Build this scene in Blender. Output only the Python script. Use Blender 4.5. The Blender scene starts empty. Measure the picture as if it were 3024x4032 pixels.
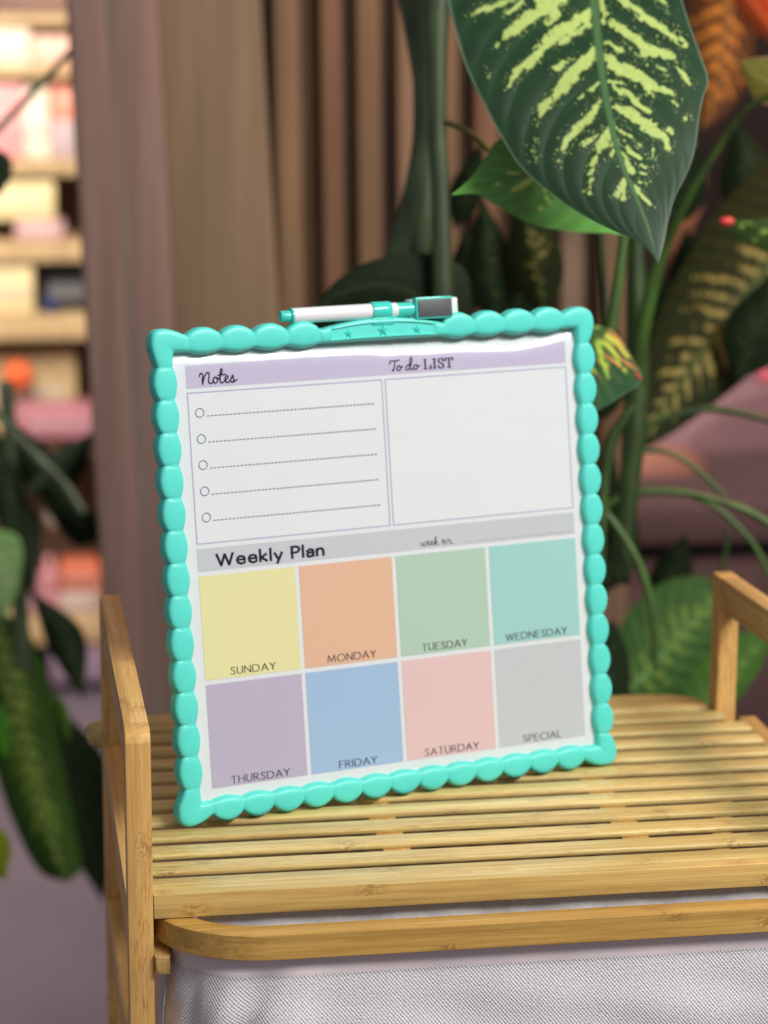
import bpy, bmesh, math, random
import numpy as np
from mathutils import Vector, Matrix
random.seed(4); rng = np.random.default_rng(7)
sc = bpy.context.scene
C = sc.collection
S = 0.01                                  # everything below is written in centimetres

# ------------------------------------------------------------------ camera
CAM = np.array([-7.515, -125.355, 47.519]); YAW, PITCH, ROLL, FPX = 0.1580, 0.2084, 0.0036, 9701.0
_cy, _sy, _cp, _sp = math.cos(YAW), math.sin(YAW), math.cos(PITCH), math.sin(PITCH)
FWD = np.array([_sy*_cp, _cy*_cp, -_sp]); _R = np.array([_cy, -_sy, 0.0]); _U = np.cross(_R, FWD)
RGT = math.cos(ROLL)*_R + math.sin(ROLL)*_U; UPV = -math.sin(ROLL)*_R + math.cos(ROLL)*_U
cam = bpy.data.cameras.new('camera'); camo = bpy.data.objects.new('camera', cam); C.objects.link(camo)
cam.sensor_fit = 'VERTICAL'; cam.sensor_height = 36.0; cam.sensor_width = 27.0
cam.lens = FPX*36/4032; cam.clip_start = 0.05; cam.clip_end = 60
m = Matrix.Identity(4)
for i in range(3):
    m[i][0], m[i][1], m[i][2], m[i][3] = RGT[i], UPV[i], -FWD[i], CAM[i]*S
camo.matrix_world = m
cam.dof.use_dof = True; cam.dof.focus_distance = 1.36; cam.dof.aperture_fstop = 5.7; cam.dof.aperture_blades = 0
sc.camera = camo

# ------------------------------------------------------------------ world, lights, exposure
w = bpy.data.worlds.new('World'); sc.world = w; w.use_nodes = True
w.node_tree.nodes['Background'].inputs[0].default_value = (0.93, 0.94, 1.0, 1)
w.node_tree.nodes['Background'].inputs[1].default_value = 0.22
sc.view_settings.view_transform = 'Standard'; sc.view_settings.look = 'None'
sc.view_settings.exposure = 0.0; sc.view_settings.gamma = 1.0
sc.render.engine = 'CYCLES'; sc.cycles.use_denoising = True; sc.cycles.max_bounces = 6
try: sc.cycles.denoiser = 'OPENIMAGEDENOISE'
except Exception: pass

def area(name, loc, target, sx, sy, power, col):
    l = bpy.data.lights.new(name, 'AREA'); l.shape = 'RECTANGLE'; l.size = sx*S; l.size_y = sy*S
    l.energy = power; l.color = col
    o = bpy.data.objects.new(name, l); C.objects.link(o); o.location = Vector(loc)*S
    o.rotation_euler = (Vector(target)-Vector(loc)).to_track_quat('-Z', 'Y').to_euler(); return o
area('shop_window_light', (148, -138, 190), (14, 12, 8), 165, 46, 84, (1, 0.975, 0.93))
area('ceiling_light', (-10, -150, 235), (15, 15, 5), 150, 22, 9, (1, 0.98, 0.95))
area('rack_fill_light', (-40, 170, 110), (-45, 330, 30), 120, 70, 66, (1, 0.93, 0.86))  # unseen fill added to brighten the rack, facing away from the shelf
def point(name, loc, power, col, r):
    l = bpy.data.lights.new(name, 'POINT'); l.energy = power; l.color = col; l.shadow_soft_size = r*S
    o = bpy.data.objects.new(name, l); C.objects.link(o); o.location = Vector(loc)*S
point('orange_plant_light', (84, 92, 74), 9, (1, 0.30, 0.08), 5)

# ------------------------------------------------------------------ helpers
def ray(X, Y): return FWD + RGT*(X-1512)/FPX - UPV*(Y-2016)/FPX
def at(X, Y, D): return CAM + ray(X, Y)*D                       # a point at depth D cm
def ony(X, Y, y): d = ray(X, Y); return CAM + d*((y-CAM[1])/d[1])
def empty(name, loc):
    o = bpy.data.objects.new(name, None); C.objects.link(o); o.location = Vector(loc)*S
    o.empty_display_size = 0.02; return o
def tag(o, label=None, cat=None, group=None, kind=None):
    if label: o['label'] = label
    if cat: o['category'] = cat
    if group: o['group'] = group
    if kind: o['kind'] = kind
    return o
def link(name, me, mat, parent=None):
    o = bpy.data.objects.new(name, me); C.objects.link(o)
    if mat is not None:
        me.materials.clear(); me.materials.append(mat)
    if parent is not None:
        o.parent = parent
        T = Matrix.Translation(parent.location) if parent.parent is None else Matrix.Identity(4)
        o.matrix_parent_inverse = T.inverted()
    return o
def mesh(name, V, F, mat, parent=None, smooth=True, uv=None, attr=None):
    me = bpy.data.meshes.new(name)
    V = np.asarray(V, float)*S
    me.from_pydata([tuple(v) for v in V], [], F); me.update()
    if smooth: me.polygons.foreach_set('use_smooth', [True]*len(me.polygons))
    if uv is not None:
        l = me.uv_layers.new(name='UVMap'); idx = np.zeros(len(me.loops), int); me.loops.foreach_get('vertex_index', idx)
        l.data.foreach_set('uv', np.asarray(uv, float)[idx].ravel())
    if attr:
        for k, a in attr.items():
            d = me.attributes.new(k, 'FLOAT', 'POINT'); d.data.foreach_set('value', np.ascontiguousarray(a, dtype=np.float32))
    return link(name, me, mat, parent)
def bmobj(name, bm, mat, parent=None, smooth=True):
    me = bpy.data.meshes.new(name); bmesh.ops.recalc_face_normals(bm, faces=bm.faces); bm.to_mesh(me); bm.free()
    if smooth: me.polygons.foreach_set('use_smooth', [True]*len(me.polygons))
    return link(name, me, mat, parent)
def box_bm(x0, x1, y0, y1, z0, z1, bev=0.1, seg=2, M=None):
    bm = bmesh.new(); bmesh.ops.create_cube(bm, size=1)
    for v in bm.verts:
        v.co = Vector((x0+(v.co.x+.5)*(x1-x0), y0+(v.co.y+.5)*(y1-y0), z0+(v.co.z+.5)*(z1-z0)))
    if bev: bmesh.ops.bevel(bm, geom=bm.edges[:], offset=bev, segments=seg, profile=.5, affect='EDGES')
    for v in bm.verts:
        if M is not None: v.co = M @ v.co
        v.co *= S
    return bm
def flatshade(o, ang=0.6):
    me = o.data
    try:
        bm = bmesh.new(); bm.from_mesh(me)
        for e in bm.edges:
            if len(e.link_faces) == 2 and e.calc_face_angle(0) > ang: e.smooth = False
        bm.to_mesh(me); bm.free()
    except Exception: pass
    return o
def box(name, b, mat, parent=None, bev=0.1, seg=2, M=None):
    return flatshade(bmobj(name, box_bm(*b, bev, seg, M), mat, parent), 0.7)
def smooth_poly(P, n):
    P = np.asarray(P, float); k = len(P)
    Q = np.vstack([2*P[0]-P[1], P, 2*P[-1]-P[-2]]); out = []
    for i in range(n):
        s = i/(n-1)*(k-1); j = min(int(s), k-2); f = s-j
        a, b, c, d = Q[j], Q[j+1], Q[j+2], Q[j+3]
        out.append(.5*((2*b)+(-a+c)*f+(2*a-5*b+4*c-d)*f*f+(-a+3*b-3*c+d)*f**3))
    return np.array(out)
def resample(P, n, even=True):
    Q = smooth_poly(P, 400); d = np.r_[0, np.cumsum(np.linalg.norm(np.diff(Q, axis=0), axis=1))]
    s = np.linspace(0, d[-1], n)
    return np.stack([np.interp(s, d, Q[:, i]) for i in range(Q.shape[1])], 1)
def tube(name, pts, rad, mat, parent=None, n=40, seg=14):
    P = smooth_poly(pts, n); r = np.interp(np.linspace(0, 1, n), np.linspace(0, 1, len(rad)), rad)
    V = []; F = []; up = np.array([.3, .2, .9])
    for i in range(n):
        t = P[min(i+1, n-1)]-P[max(i-1, 0)]; t /= np.linalg.norm(t)
        a = np.cross(t, up)
        if np.linalg.norm(a) < .05: a = np.cross(t, [1, 0, 0])
        a /= np.linalg.norm(a); b = np.cross(t, a)
        for k in range(seg):
            th = 2*math.pi*k/seg; V.append(P[i]+r[i]*(a*math.cos(th)+b*math.sin(th)))
    for i in range(n-1):
        for k in range(seg):
            F.append((i*seg+k, i*seg+(k+1) % seg, (i+1)*seg+(k+1) % seg, (i+1)*seg+k))
    F.append(tuple(range(seg))[::-1]); F.append(tuple((n-1)*seg+k for k in range(seg)))
    return mesh(name, V, F, mat, parent)

# ------------------------------------------------------------------ materials
class NT:
    def __init__(s, name, rough=.5, col=(.5, .5, .5), spec=.5, metal=0, coat=0):
        s.m = bpy.data.materials.new(name); s.m.use_nodes = True; s.t = s.m.node_tree; s.b = s.t.nodes['Principled BSDF']
        s.b.inputs['Roughness'].default_value = rough; s.b.inputs['Base Color'].default_value = (*col, 1)
        s.b.inputs['Specular IOR Level'].default_value = spec; s.b.inputs['Metallic'].default_value = metal
        s.b.inputs['Coat Weight'].default_value = coat; s.b.inputs['Coat Roughness'].default_value = .08
    def n(s, typ, **kw):
        x = s.t.nodes.new(typ)
        for k, v in kw.items():
            if k.startswith('i_'):
                key = k[2:]; key = int(key) if key.isdigit() else key.replace('_', ' ')
                if hasattr(v, 'is_output'): s.t.links.new(v, x.inputs[key])
                else: x.inputs[key].default_value = v
            else: setattr(x, k, v)
        return x
    def math(s, op, a, b=0.0, c=0.0, clamp=False):
        x = s.t.nodes.new('ShaderNodeMath'); x.operation = op; x.use_clamp = clamp
        for i, v in enumerate((a, b, c)):
            if hasattr(v, 'is_output'): s.t.links.new(v, x.inputs[i])
            else: x.inputs[i].default_value = v
        return x.outputs[0]
    def noise(s, vec, scale, detail=3, rough=.5, dist=0):
        x = s.n('ShaderNodeTexNoise'); s.t.links.new(vec, x.inputs['Vector'])
        x.inputs['Scale'].default_value = scale; x.inputs['Detail'].default_value = detail
        x.inputs['Roughness'].default_value = rough; x.inputs['Distortion'].default_value = dist
        return x.outputs['Fac']
    def ramp(s, fac, stops):
        x = s.n('ShaderNodeValToRGB'); s.t.links.new(fac, x.inputs[0]); e = x.color_ramp.elements
        while len(e) < len(stops): e.new(.5)
        for el, (p, c) in zip(e, stops):
            el.position = p; el.color = (*c, 1) if len(c) == 3 else c
        return x.outputs[0]
    def mix(s, f, a, b, mode='MIX'):
        x = s.n('ShaderNodeMix', data_type='RGBA', blend_type=mode)
        for key, v in ((0, f), (6, a), (7, b)):
            if hasattr(v, 'is_output'): s.t.links.new(v, x.inputs[key])
            elif key == 0: x.inputs[0].default_value = v
            else: x.inputs[key].default_value = (*v, 1)
        return x.outputs[2]
    def base(s, o): s.t.links.new(o, s.b.inputs['Base Color'])
    def bump(s, h, strength=.3, dist=.001):
        x = s.n('ShaderNodeBump'); x.inputs['Strength'].default_value = strength; x.inputs['Distance'].default_value = dist
        s.t.links.new(h, x.inputs['Height']); s.t.links.new(x.outputs[0], s.b.inputs['Normal'])
    def coords(s, out='Object'): return s.n('ShaderNodeTexCoord').outputs[out]
    def mapped(s, vec, scale=(1, 1, 1), rnd=True, loc=(0, 0, 0)):
        x = s.n('ShaderNodeMapping'); s.t.links.new(vec, x.inputs['Vector']); x.inputs['Scale'].default_value = scale
        x.inputs['Location'].default_value = loc
        if rnd:
            oi = s.n('ShaderNodeObjectInfo'); c = s.n('ShaderNodeCombineXYZ')
            r = s.math('MULTIPLY', oi.outputs['Random'], 7.3)
            for i in range(3): s.t.links.new(r, c.inputs[i])
            a = s.n('ShaderNodeVectorMath', operation='ADD'); s.t.links.new(x.outputs[0], a.inputs[0]); s.t.links.new(c.outputs[0], a.inputs[1])
            return a.outputs[0]
        return x.outputs[0]

def bamboo(axis, tint=(1, 1, 1), dashes=0.5, name='bamboo'):
    """laminated bamboo, grain along axis 0, 1 or 2"""
    s = NT(name+'_'+'xyz'[axis], rough=.36, spec=.45)
    co = s.coords()
    def sc3(along, across): return tuple(along if i == axis else across for i in range(3))
    fine = s.noise(s.mapped(co, sc3(9, 900)), 1, 3, .6)
    streak = s.noise(s.mapped(co, sc3(14, 330)), 1, 4, .65)
    broad = s.noise(s.mapped(co, sc3(2.5, 90)), 1, 2, .5)
    dash = s.noise(s.mapped(co, sc3(90, 1100)), 1, 2, .5)
    dreg = s.noise(s.mapped(co, sc3(8, 60)), 1, 2, .5)
    wav = s.noise(s.mapped(co, sc3(160, 420)), 1, 3, .6, 1.6)
    # strips glued side by side, each a little different
    sep = s.n('ShaderNodeSeparateXYZ'); s.t.links.new(s.mapped(co, (1, 1, 1), False), sep.inputs[0])
    oi = s.n('ShaderNodeObjectInfo')
    ac = [i for i in range(3) if i != axis]
    cell = s.n('ShaderNodeTexWhiteNoise', noise_dimensions='3D'); cb = s.n('ShaderNodeCombineXYZ')
    s.t.links.new(s.math('FLOOR', s.math('MULTIPLY', sep.outputs[ac[0]], 110)), cb.inputs[0])
    s.t.links.new(s.math('FLOOR', s.math('MULTIPLY', sep.outputs[ac[1]], 160)), cb.inputs[1])
    s.t.links.new(s.math('MULTIPLY', oi.outputs['Random'], 50), cb.inputs[2]); s.t.links.new(cb.outputs[0], cell.inputs['Vector'])
    t = lambda c: tuple(a*b for a, b in zip(c, tint))
    c = s.ramp(streak, [(.28, t((.50, .265, .085))), (.5, t((.66, .40, .15))), (.72, t((.76, .50, .21)))])
    c = s.mix(s.math('MULTIPLY', s.math('SUBTRACT', .62, fine, clamp=True), 1.3), c, t((.42, .21, .06)))
    c = s.mix(.5, c, s.ramp(broad, [(.3, (.80, .76, .70)), (.7, (1.12, 1.1, 1.04))]), 'MULTIPLY')
    c = s.mix(.9, c, s.ramp(cell.outputs['Value'], [(0, (.84, .81, .76)), (1, (1.10, 1.08, 1.05))]), 'MULTIPLY')
    dm = s.math('MULTIPLY', s.math('GREATER_THAN', dash, .57), s.math('MULTIPLY', s.math('SUBTRACT', dreg, .42, clamp=True), 5*dashes, clamp=True))
    c = s.mix(dm, c, t((.34, .16, .045)))
    # knuckles: short rumpled bands across the grain
    al = s.math('ADD', s.math('MULTIPLY', sep.outputs[axis], 3.1), s.math('MULTIPLY', cell.outputs['Value'], 3.0))
    al = s.math('ADD', al, s.math('MULTIPLY', oi.outputs['Random'], 5.1))
    d = s.math('ABSOLUTE', s.math('SUBTRACT', s.math('FRACT', al), .5))
    km = s.math('MULTIPLY', s.math('SUBTRACT', 1, s.math('MULTIPLY', d, 27), clamp=True), s.math('GREATER_THAN', wav, .50))
    c = s.mix(s.math('MULTIPLY', km, .75), c, t((.30, .135, .04)))
    c = s.mix(.8, c, s.ramp(s.math('FRACT', s.math('MULTIPLY', oi.outputs['Random'], 13.7)), [(0, (.90, .90, .84)), (.5, (1.0, .97, .93)), (1, (1.04, 1.06, 1.10))]), 'MULTIPLY')
    s.base(c)
    s.bump(s.math('SUBTRACT', s.math('ADD', streak, s.math('MULTIPLY', fine, .5)), km), .22, .0005)
    s.t.links.new(s.ramp(streak, [(.2, (.48,)*3), (.8, (.30,)*3)]), s.b.inputs['Roughness'])
    return s.m
BX, BY, BZ = bamboo(0, (1.12, 1.48, 1.62)), bamboo(1, (1.08, 1.14, 1.2)), bamboo(2, (1.24, 1.28, 1.24), 1.0)  # BX is paler, with the pale sheen of the slat tops in its colour
BF = bamboo(0, (1.02, 1.18, 1.12), .2, 'bamboo_face')

def plain(name, col, rough=.5, spec=.5, coat=0, noise=.06, nscale=60, bump=0):
    s = NT(name, rough, col, spec, 0, coat)
    f = s.noise(s.coords(), nscale, 3)
    a = tuple(c*(1-noise*2) for c in col); b = tuple(min(1, c*(1+noise*2)) for c in col)
    s.base(s.ramp(f, [(.25, a), (.75, b)]))
    if bump: s.bump(s.noise(s.coords(), nscale*12, 2), bump, .0004)
    return s.m
TEAL = plain('teal_plastic', (.10, .70, .61), .41, .5, 0, .015, 300, .04)
TEAL2 = plain('glossy_teal_plastic', (.06, .64, .55), .16, .5, .3, .01, 200)
SHEET = plain('white_film', (.70, .735, .755), .13, .5, .25, .006, 40)
INK = plain('black_ink', (.018, .014, .03), .25, .4, .2, .01)
INK2 = plain('violet_grey_ink', (.11, .095, .20), .3, .4, .2, .01)
LINEV = plain('lilac_line_ink', (.42, .36, .56), .25, .4, .2, .01)
def pr(name, c): return plain(name, c, .15, .5, .25, .012, 900)
WHITE = plain('white_plastic', (.80, .80, .83), .16, .5, .4, .01)
FELT = plain('white_felt', (.80, .86, .82), .95, .1, 0, .04, 500, .8)
MAG = plain('dark_magnet', (.085, .09, .095), .45, .5, 0, .10, 700, .2)

# ------------------------------------------------------------------ the bamboo shelf with its hamper
shelf = tag(empty('bamboo_shelf', (20, 15, -74)), 'pale bamboo slatted shelf unit with side handles and a white fabric tilt-out hamper below', 'shelf')
RX = 41.2
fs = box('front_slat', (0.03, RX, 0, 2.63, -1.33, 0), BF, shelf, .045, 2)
fs.data.materials.append(BX)          # paler bamboo on top paints in the light from above
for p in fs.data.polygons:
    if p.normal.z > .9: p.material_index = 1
bx = lambda i: 2.67+2.687*i
for i in range(1, 11):
    y1 = bx(i); x1 = RX if i < 10 else 40.25
    jit = random.uniform(-.04, .04)
    box('slat', (0.02, x1+jit, y1-1.64, y1+jit*.4, -.42, random.uniform(-.02, .0)), BX, shelf, .17, 4)
# back slat: rounded plan corners, its left end sticks out past the rear post
def plan_slab(name, pts, z0, z1, mat, parent, bev=.25):
    bm = bmesh.new(); vs = [bm.verts.new((x*S, y*S, z1*S)) for x, y in pts]
    f = bm.faces.new(vs); r = bmesh.ops.extrude_face_region(bm, geom=[f])
    for v in [g for g in r['geom'] if isinstance(g, bmesh.types.BMVert)]: v.co.z = z0*S
    bmesh.ops.recalc_face_normals(bm, faces=bm.faces)
    es = [e for e in bm.edges if abs(e.verts[0].co.z-e.verts[1].co.z) < 1e-7]
    bmesh.ops.bevel(bm, geom=es, offset=bev*S, segments=3, profile=.5, affect='EDGES')
    return flatshade(bmobj(name, bm, mat, parent))
pts = [(39.85, 30.3)]
for k in range(9):
    a = k/8*math.pi/2; pts.append((36.1+3.7*math.cos(a), 31.6+2.5*math.sin(a)))
pts += [(0, 34.1), (-.1, 30.3)]
plan_slab('back_slat', pts, -1.2, 0, BX, shelf)
tube('slat_end_knob', [(-1.0, 32.4, -.75), (-1.6, 32.4, -.75), (-2.05, 32.3, -.75), (-2.3, 32.2, -.75)], [.95, .92, .7, .15], BX, shelf, 14, 20)
def post(x0, y0, name='post', dy=1.8, cham=False):
    o = box(name, (x0, x0+1.345, y0, y0+dy, -74, 9.2), BZ, shelf, .09, 2)
    return o
# front left post with its chamfered top, posts, handles
def front_post(x0):
    bm = bmesh.new(); prof = [(0, -74), (1.8, -74), (1.8, 9.2), (.55, 9.2), (.18, 9.0), (0, 8.55)]
    vs = [bm.verts.new((x0*S, (0+y)*S, z*S)) for y, z in prof]; f = bm.faces.new(vs)
    r = bmesh.ops.extrude_face_region(bm, geom=[f])
    for v in [g for g in r['geom'] if isinstance(g, bmesh.types.BMVert)]: v.co.x += 1.345*S
    bmesh.ops.recalc_face_normals(bm, faces=bm.faces)
    bmesh.ops.bevel(bm, geom=[e for e in bm.edges], offset=.06*S, segments=2, profile=.5, affect='EDGES')
    return flatshade(bmobj('post', bm, BZ, shelf))
front_post(-1.35); front_post(41.25)
post(-1.35, 28.75); post(39.95, 29.4)
for x0, y1 in ((-1.35, 28.75), (39.95, 29.4)):
    if x0 < 0:
        bm = box_bm(x0, x0+1.345, 1.8, y1, 7.0, 9.21, .09, 2)
        flatshade(bmobj('handle_rail', bm, BY, shelf))
    else:
        # the right frame stands a little askew: front at 41.25, rear at 39.95
        bm = box_bm(0, 1.345, 1.8, y1, 7.0, 9.21, .09, 2)
        for v in bm.verts: v.co.x += (41.25+(39.95-41.25)*(v.co.y/S-1.8)/(y1-1.8))*S
        flatshade(bmobj('handle_rail', bm, BY, shelf))
def side_rail(x0, x1):
    bm = bmesh.new(); prof = [(1.8, -3.7), (28.75, -1.5), (28.75, -.3), (1.8, -.95)]
    vs = [bm.verts.new((x0*S, y*S, z*S)) for y, z in prof]; f = bm.faces.new(vs)
    r = bmesh.ops.extrude_face_region(bm, geom=[f])
    for v in [g for g in r['geom'] if isinstance(g, bmesh.types.BMVert)]: v.co.x = x1*S
    bmesh.ops.recalc_face_normals(bm, faces=bm.faces)
    bmesh.ops.bevel(bm, geom=bm.edges[:], offset=.08*S, segments=2, profile=.5, affect='EDGES')
    flatshade(bmobj('side_rail', bm, BY, shelf))
side_rail(-1.33, -.02); side_rail(41.3, 42.5)
box('side_rail', (-1.3, -.05, 1.8, 28.75, -12.5, -10.8), BY, shelf, .1)
# arms of the tilt-out frame
for x0 in (-.0, 40.2):
    bm = box_bm(x0+.02, x0+.86, -.4, 25, -4.42, -3.32, .0)
    bmesh.ops.bevel(bm, geom=[e for e in bm.edges if all(v.co.y < 0 for v in e.verts)], offset=.2*S, segments=3, profile=.5, affect='EDGES')
    flatshade(bmobj('hamper_arm', bm, BY, shelf))
# bowed front rail of the hamper
def bow_path(off, n=26):
    p = []
    cx0, rx, ry = 6.2, 6.1-off, 5.1-off
    for k in range(n):
        a = math.pi - k/(n-1)*math.pi/2; p.append((cx0+rx*math.cos(a), 2.1-ry*math.sin(a)))
    for k in range(1, 9): p.append((cx0+k*(RX-2*cx0)/9, 2.1-ry))
    for k in range(n):
        a = math.pi/2 - k/(n-1)*math.pi/2; p.append((RX-cx0+rx*math.cos(a), 2.1-ry*math.sin(a)))
    return np.array(p)
po, pi_ = bow_path(0), bow_path(1.5); nb = len(po); V = []; UV = []; F = []
d = np.r_[0, np.cumsum(np.linalg.norm(np.diff(po, axis=0), axis=1))]
prof = [(0, -2.8), (.06, -2.86), (.1, -2.9), (.9, -2.9), (.97, -2.84), (1, -2.8), (1, -1.5), (.97, -1.44), (.9, -1.39), (.12, -1.37), (.05, -1.41), (0, -1.47)]
for i in range(nb):
    for f, z in prof:
        q = po[i]*(1-f)+pi_[i]*f; V.append((q[0], q[1], z)); UV.append((d[i]*.01, (z+f*1.5)*.01))
npf = len(prof)
for i in range(nb-1):
    for k in range(npf): F.append((i*npf+k, i*npf+(k+1) % npf, (i+1)*npf+(k+1) % npf, (i+1)*npf+k))
F.append(tuple(range(npf))); F.append(tuple((nb-1)*npf+k for k in range(npf))[::-1])
flatshade(mesh('front_rail', V, F, bamboo(0, (.90, .92, .70), .2, 'bamboo_rail'), shelf, True), .8)
# fabric bag
def fabric_mat():
    s = NT('white_woven_fabric', .85, (.7, .68, .7), .2)
    uv = s.coords('UV'); sep = s.n('ShaderNodeSeparateXYZ'); s.t.links.new(uv, sep.inputs[0])
    wob = s.noise(uv, 6, 2)
    u = s.math('ADD', sep.outputs[0], s.math('MULTIPLY', wob, .05)); v = s.math('ADD', sep.outputs[1], s.math('MULTIPLY', wob, .03))
    a = s.math('SINE', s.math('MULTIPLY', u, math.pi/.105)); b = s.math('SINE', s.math('MULTIPLY', v, math.pi/.125))
    h = s.math('ADD', s.math('MULTIPLY', s.math('MULTIPLY', a, b), .62), s.math('MULTIPLY', s.math('SUBTRACT', s.noise(s.mapped(uv, (5, 9, 1), False), 1, 2), .5), 1.1))
    irr = s.noise(uv, 11, 2)
    hem = s.math('LESS_THAN', sep.outputs[1], 2.85)
    h = s.math('MULTIPLY', h, s.math('SUBTRACT', 1, s.math('MULTIPLY', hem, .85)))
    f = s.math('ADD', s.math('MULTIPLY', h, .5), s.math('MULTIPLY', irr, .72), clamp=True)
    c = s.ramp(f, [(0, (.42, .395, .42)), (.38, (.76, .735, .765)), (.85, (.95, .935, .945))])
    c = s.mix(s.math('MULTIPLY', hem, .85), c, (.84, .72, .74))
    s.base(c); s.bump(h, .6, .0006)
    s.b.inputs['Subsurface Weight'].default_value = 0
    return s.m
def bag_loop(off):
    p = [tuple(q) for q in bow_path(off, 40)]
    xr, xl = p[-1][0], p[0][0]
    R = [(xr, y) for y in np.linspace(2.4, 4.2, 4)]; Bk = [(x, 4.6+.25*math.sin(x*.5)) for x in np.linspace(xr-1, xl+1, 60)]; L = [(xl, y) for y in np.linspace(4.2, 2.4, 4)]
    q = np.array(p+R+Bk+L+[p[0]]); dd = np.r_[0, np.cumsum(np.linalg.norm(np.diff(q, axis=0), axis=1))]
    s_ = np.arange(0, dd[-1], .28); return np.stack([np.interp(s_, dd, q[:, 0]), np.interp(s_, dd, q[:, 1])], 1), s_
loop, sl = bag_loop(.75); nl = len(loop)
tan = np.roll(loop, -1, 0)-np.roll(loop, 1, 0); tan /= np.linalg.norm(tan, axis=1)[:, None]; nrm = np.stack([tan[:, 1], -tan[:, 0]], 1)
zs = np.r_[np.linspace(-2.89, -12, 60), np.linspace(-13, -48, 20)]
V = []; UV = []
for j, z in enumerate(zs):
    k = min(1, max(0, (-z-3)/5)); bulge = .25*k*k*(3-2*k)
    hemo = .05 if z > -4.05 else 0
    q1 = np.exp(-((sl-5.5-.25*(z+4))/.8)**2)*.35 - np.exp(-((sl-7.4-.42*(z+4))/.7)**2)*.5 + np.exp(-((sl-9.2-.35*(z+5))/1.1)**2)*.30 - np.exp(-((sl-3.2-.1*(z+4))/.5)**2)*.3
    wr = .07*np.sin(sl*.8+z*.5)+.05*np.sin(sl*1.9-z*1.1)+.04*np.sin(z*2.1+sl*.33)+.10*np.sin(sl*.31+z*.15)
    o = bulge+hemo+(wr+q1*1.7)*k
    P2 = loop+nrm*o[:, None]
    V.append(np.c_[P2, np.full(nl, z)]); UV.append(np.c_[sl, np.full(nl, -z-1.2)])
V = np.vstack(V); UV = np.vstack(UV); F = []
for j in range(len(zs)-1):
    for i in range(nl-1): F.append((j*nl+i, (j+1)*nl+i, (j+1)*nl+i+1, j*nl+i+1))
mesh('fabric_bag', V, F, fabric_mat(), shelf, True, UV)
V = []; UV = []; F = []; nx = 160; zz = np.linspace(-1.0, -2.7, 10)
for z in zz:
    for i in range(nx):
        x = 2.4+i*(RX-4.8)/(nx-1); V.append((x, .62+.05*math.sin(x*.7)+.03*math.sin(x*1.9+z), z)); UV.append((x, -z+4))
for j in range(len(zz)-1):
    for i in range(nx-1): F.append((j*nx+i, j*nx+i+1, (j+1)*nx+i+1, (j+1)*nx+i))
FAB = plain('grey_liner_cloth', (.80, .78, .80), .9, .2, 0, .06, 220, .3)
mesh('fabric_liner', V, F, FAB, shelf, True, UV)
# runners that carry the slats, seen between them
for x0 in (13.5, 27.5): box('runner', (x0, x0+1.6, 6, 30.3, -1.2, -.37), BY, shelf, .05)

# ------------------------------------------------------------------ the planner board
A_, LN = 0.2865, 0.1441
O = np.array([4.2274, 11.5292, 2.04])
H = np.array([math.cos(A_), math.sin(A_), 0]); nn = np.array([-math.sin(A_), math.cos(A_), 0])
VV = math.cos(LN)*np.array([0, 0, 1])+math.sin(LN)*nn; NN = np.cross(H, VV)
def bp(u, v, w_): return O+H*u+VV*v+NN*w_
board = tag(empty('planner_board', (16, 15, 0)), 'white weekly planner board in a scalloped turquoise frame leaning on the slats', 'planner board')
def vnoise(x, y, seed=0):
    def h(i, j):
        n = np.sin(i*127.1+j*311.7+seed*74.7)*43758.5453; return n-np.floor(n)
    xi, yi = np.floor(x), np.floor(y); fx, fy = x-xi, y-yi; fx = fx*fx*(3-2*fx); fy = fy*fy*(3-2*fy)
    return (h(xi, yi)*(1-fx)+h(xi+1, yi)*fx)*(1-fy)+(h(xi, yi+1)*(1-fx)+h(xi+1, yi+1)*fx)*fy
_vu = [-1.5, 2, 4, 6, 8, 10, 12, 14, 16, 18, 20, 22, 24, 26.5]; _vl = [25.15, 25.12, 25.08, 25.03, 24.98, 24.92, 24.82, 24.70, 24.68, 24.63, 24.53, 24.55, 24.78, 25.4]
def film(u, v):                      # relief of the film: it rolls away from the viewer close to the top
    vl = np.interp(u, _vu, _vl) + .10*(vnoise(u*1.3+9, u*0+2.)-.5)+.06*(vnoise(u*4+3, u*0+5.)-.5)+.05*(vnoise(u*11+3, u*0+8.)-.5)
    a = np.maximum(0, v-(vl-.80))
    return -.24*a*a + .010*np.sin(u*.5)*np.sin(v*.4)
nu, nv = 260, 80
us = np.linspace(-1.3, 26.0, nu); vs_ = np.r_[np.linspace(-1.1, 22.5, 20), np.linspace(22.7, 25.9, nv-20)]
V = []; F = []
for v in vs_:
    for u in us:
        w_ = film(u, v)
        V.append(bp(u, v, w_))
for j in range(nv-1):
    for i in range(nu-1): F.append((j*nu+i, j*nu+i+1, (j+1)*nu+i+1, (j+1)*nu+i))
mesh('film_sheet', V, F, SHEET, board)
def patch(name, u0, u1, v0, v1, mat, w_=.006, nu_=2, nv_=2, parent=board):
    V = []; F = []
    for j in range(nv_):
        for i in range(nu_):
            u = u0+(u1-u0)*i/(nu_-1); v = v0+(v1-v0)*j/(nv_-1); V.append(bp(u, v, film(u, v)+w_))
    for j in range(nv_-1):
        for i in range(nu_-1): F.append((j*nu_+i, j*nu_+i+1, (j+1)*nu_+i+1, (j+1)*nu_+i))
    return mesh(name, V, F, mat, parent)
patch('header_band', 0, 25, 23.305, 24.632, pr('lilac_print', (.52, .475, .63)), .012, 120, 26)
patch('grey_band', 0, 25, 12.70, 14.016, pr('grey_print', (.52, .55, .585)), .014, 60, 8)
PW, PG, PH, GR = (25-3*.258)/4, .258, 6.074, .277
H2 = 12.425
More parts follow.
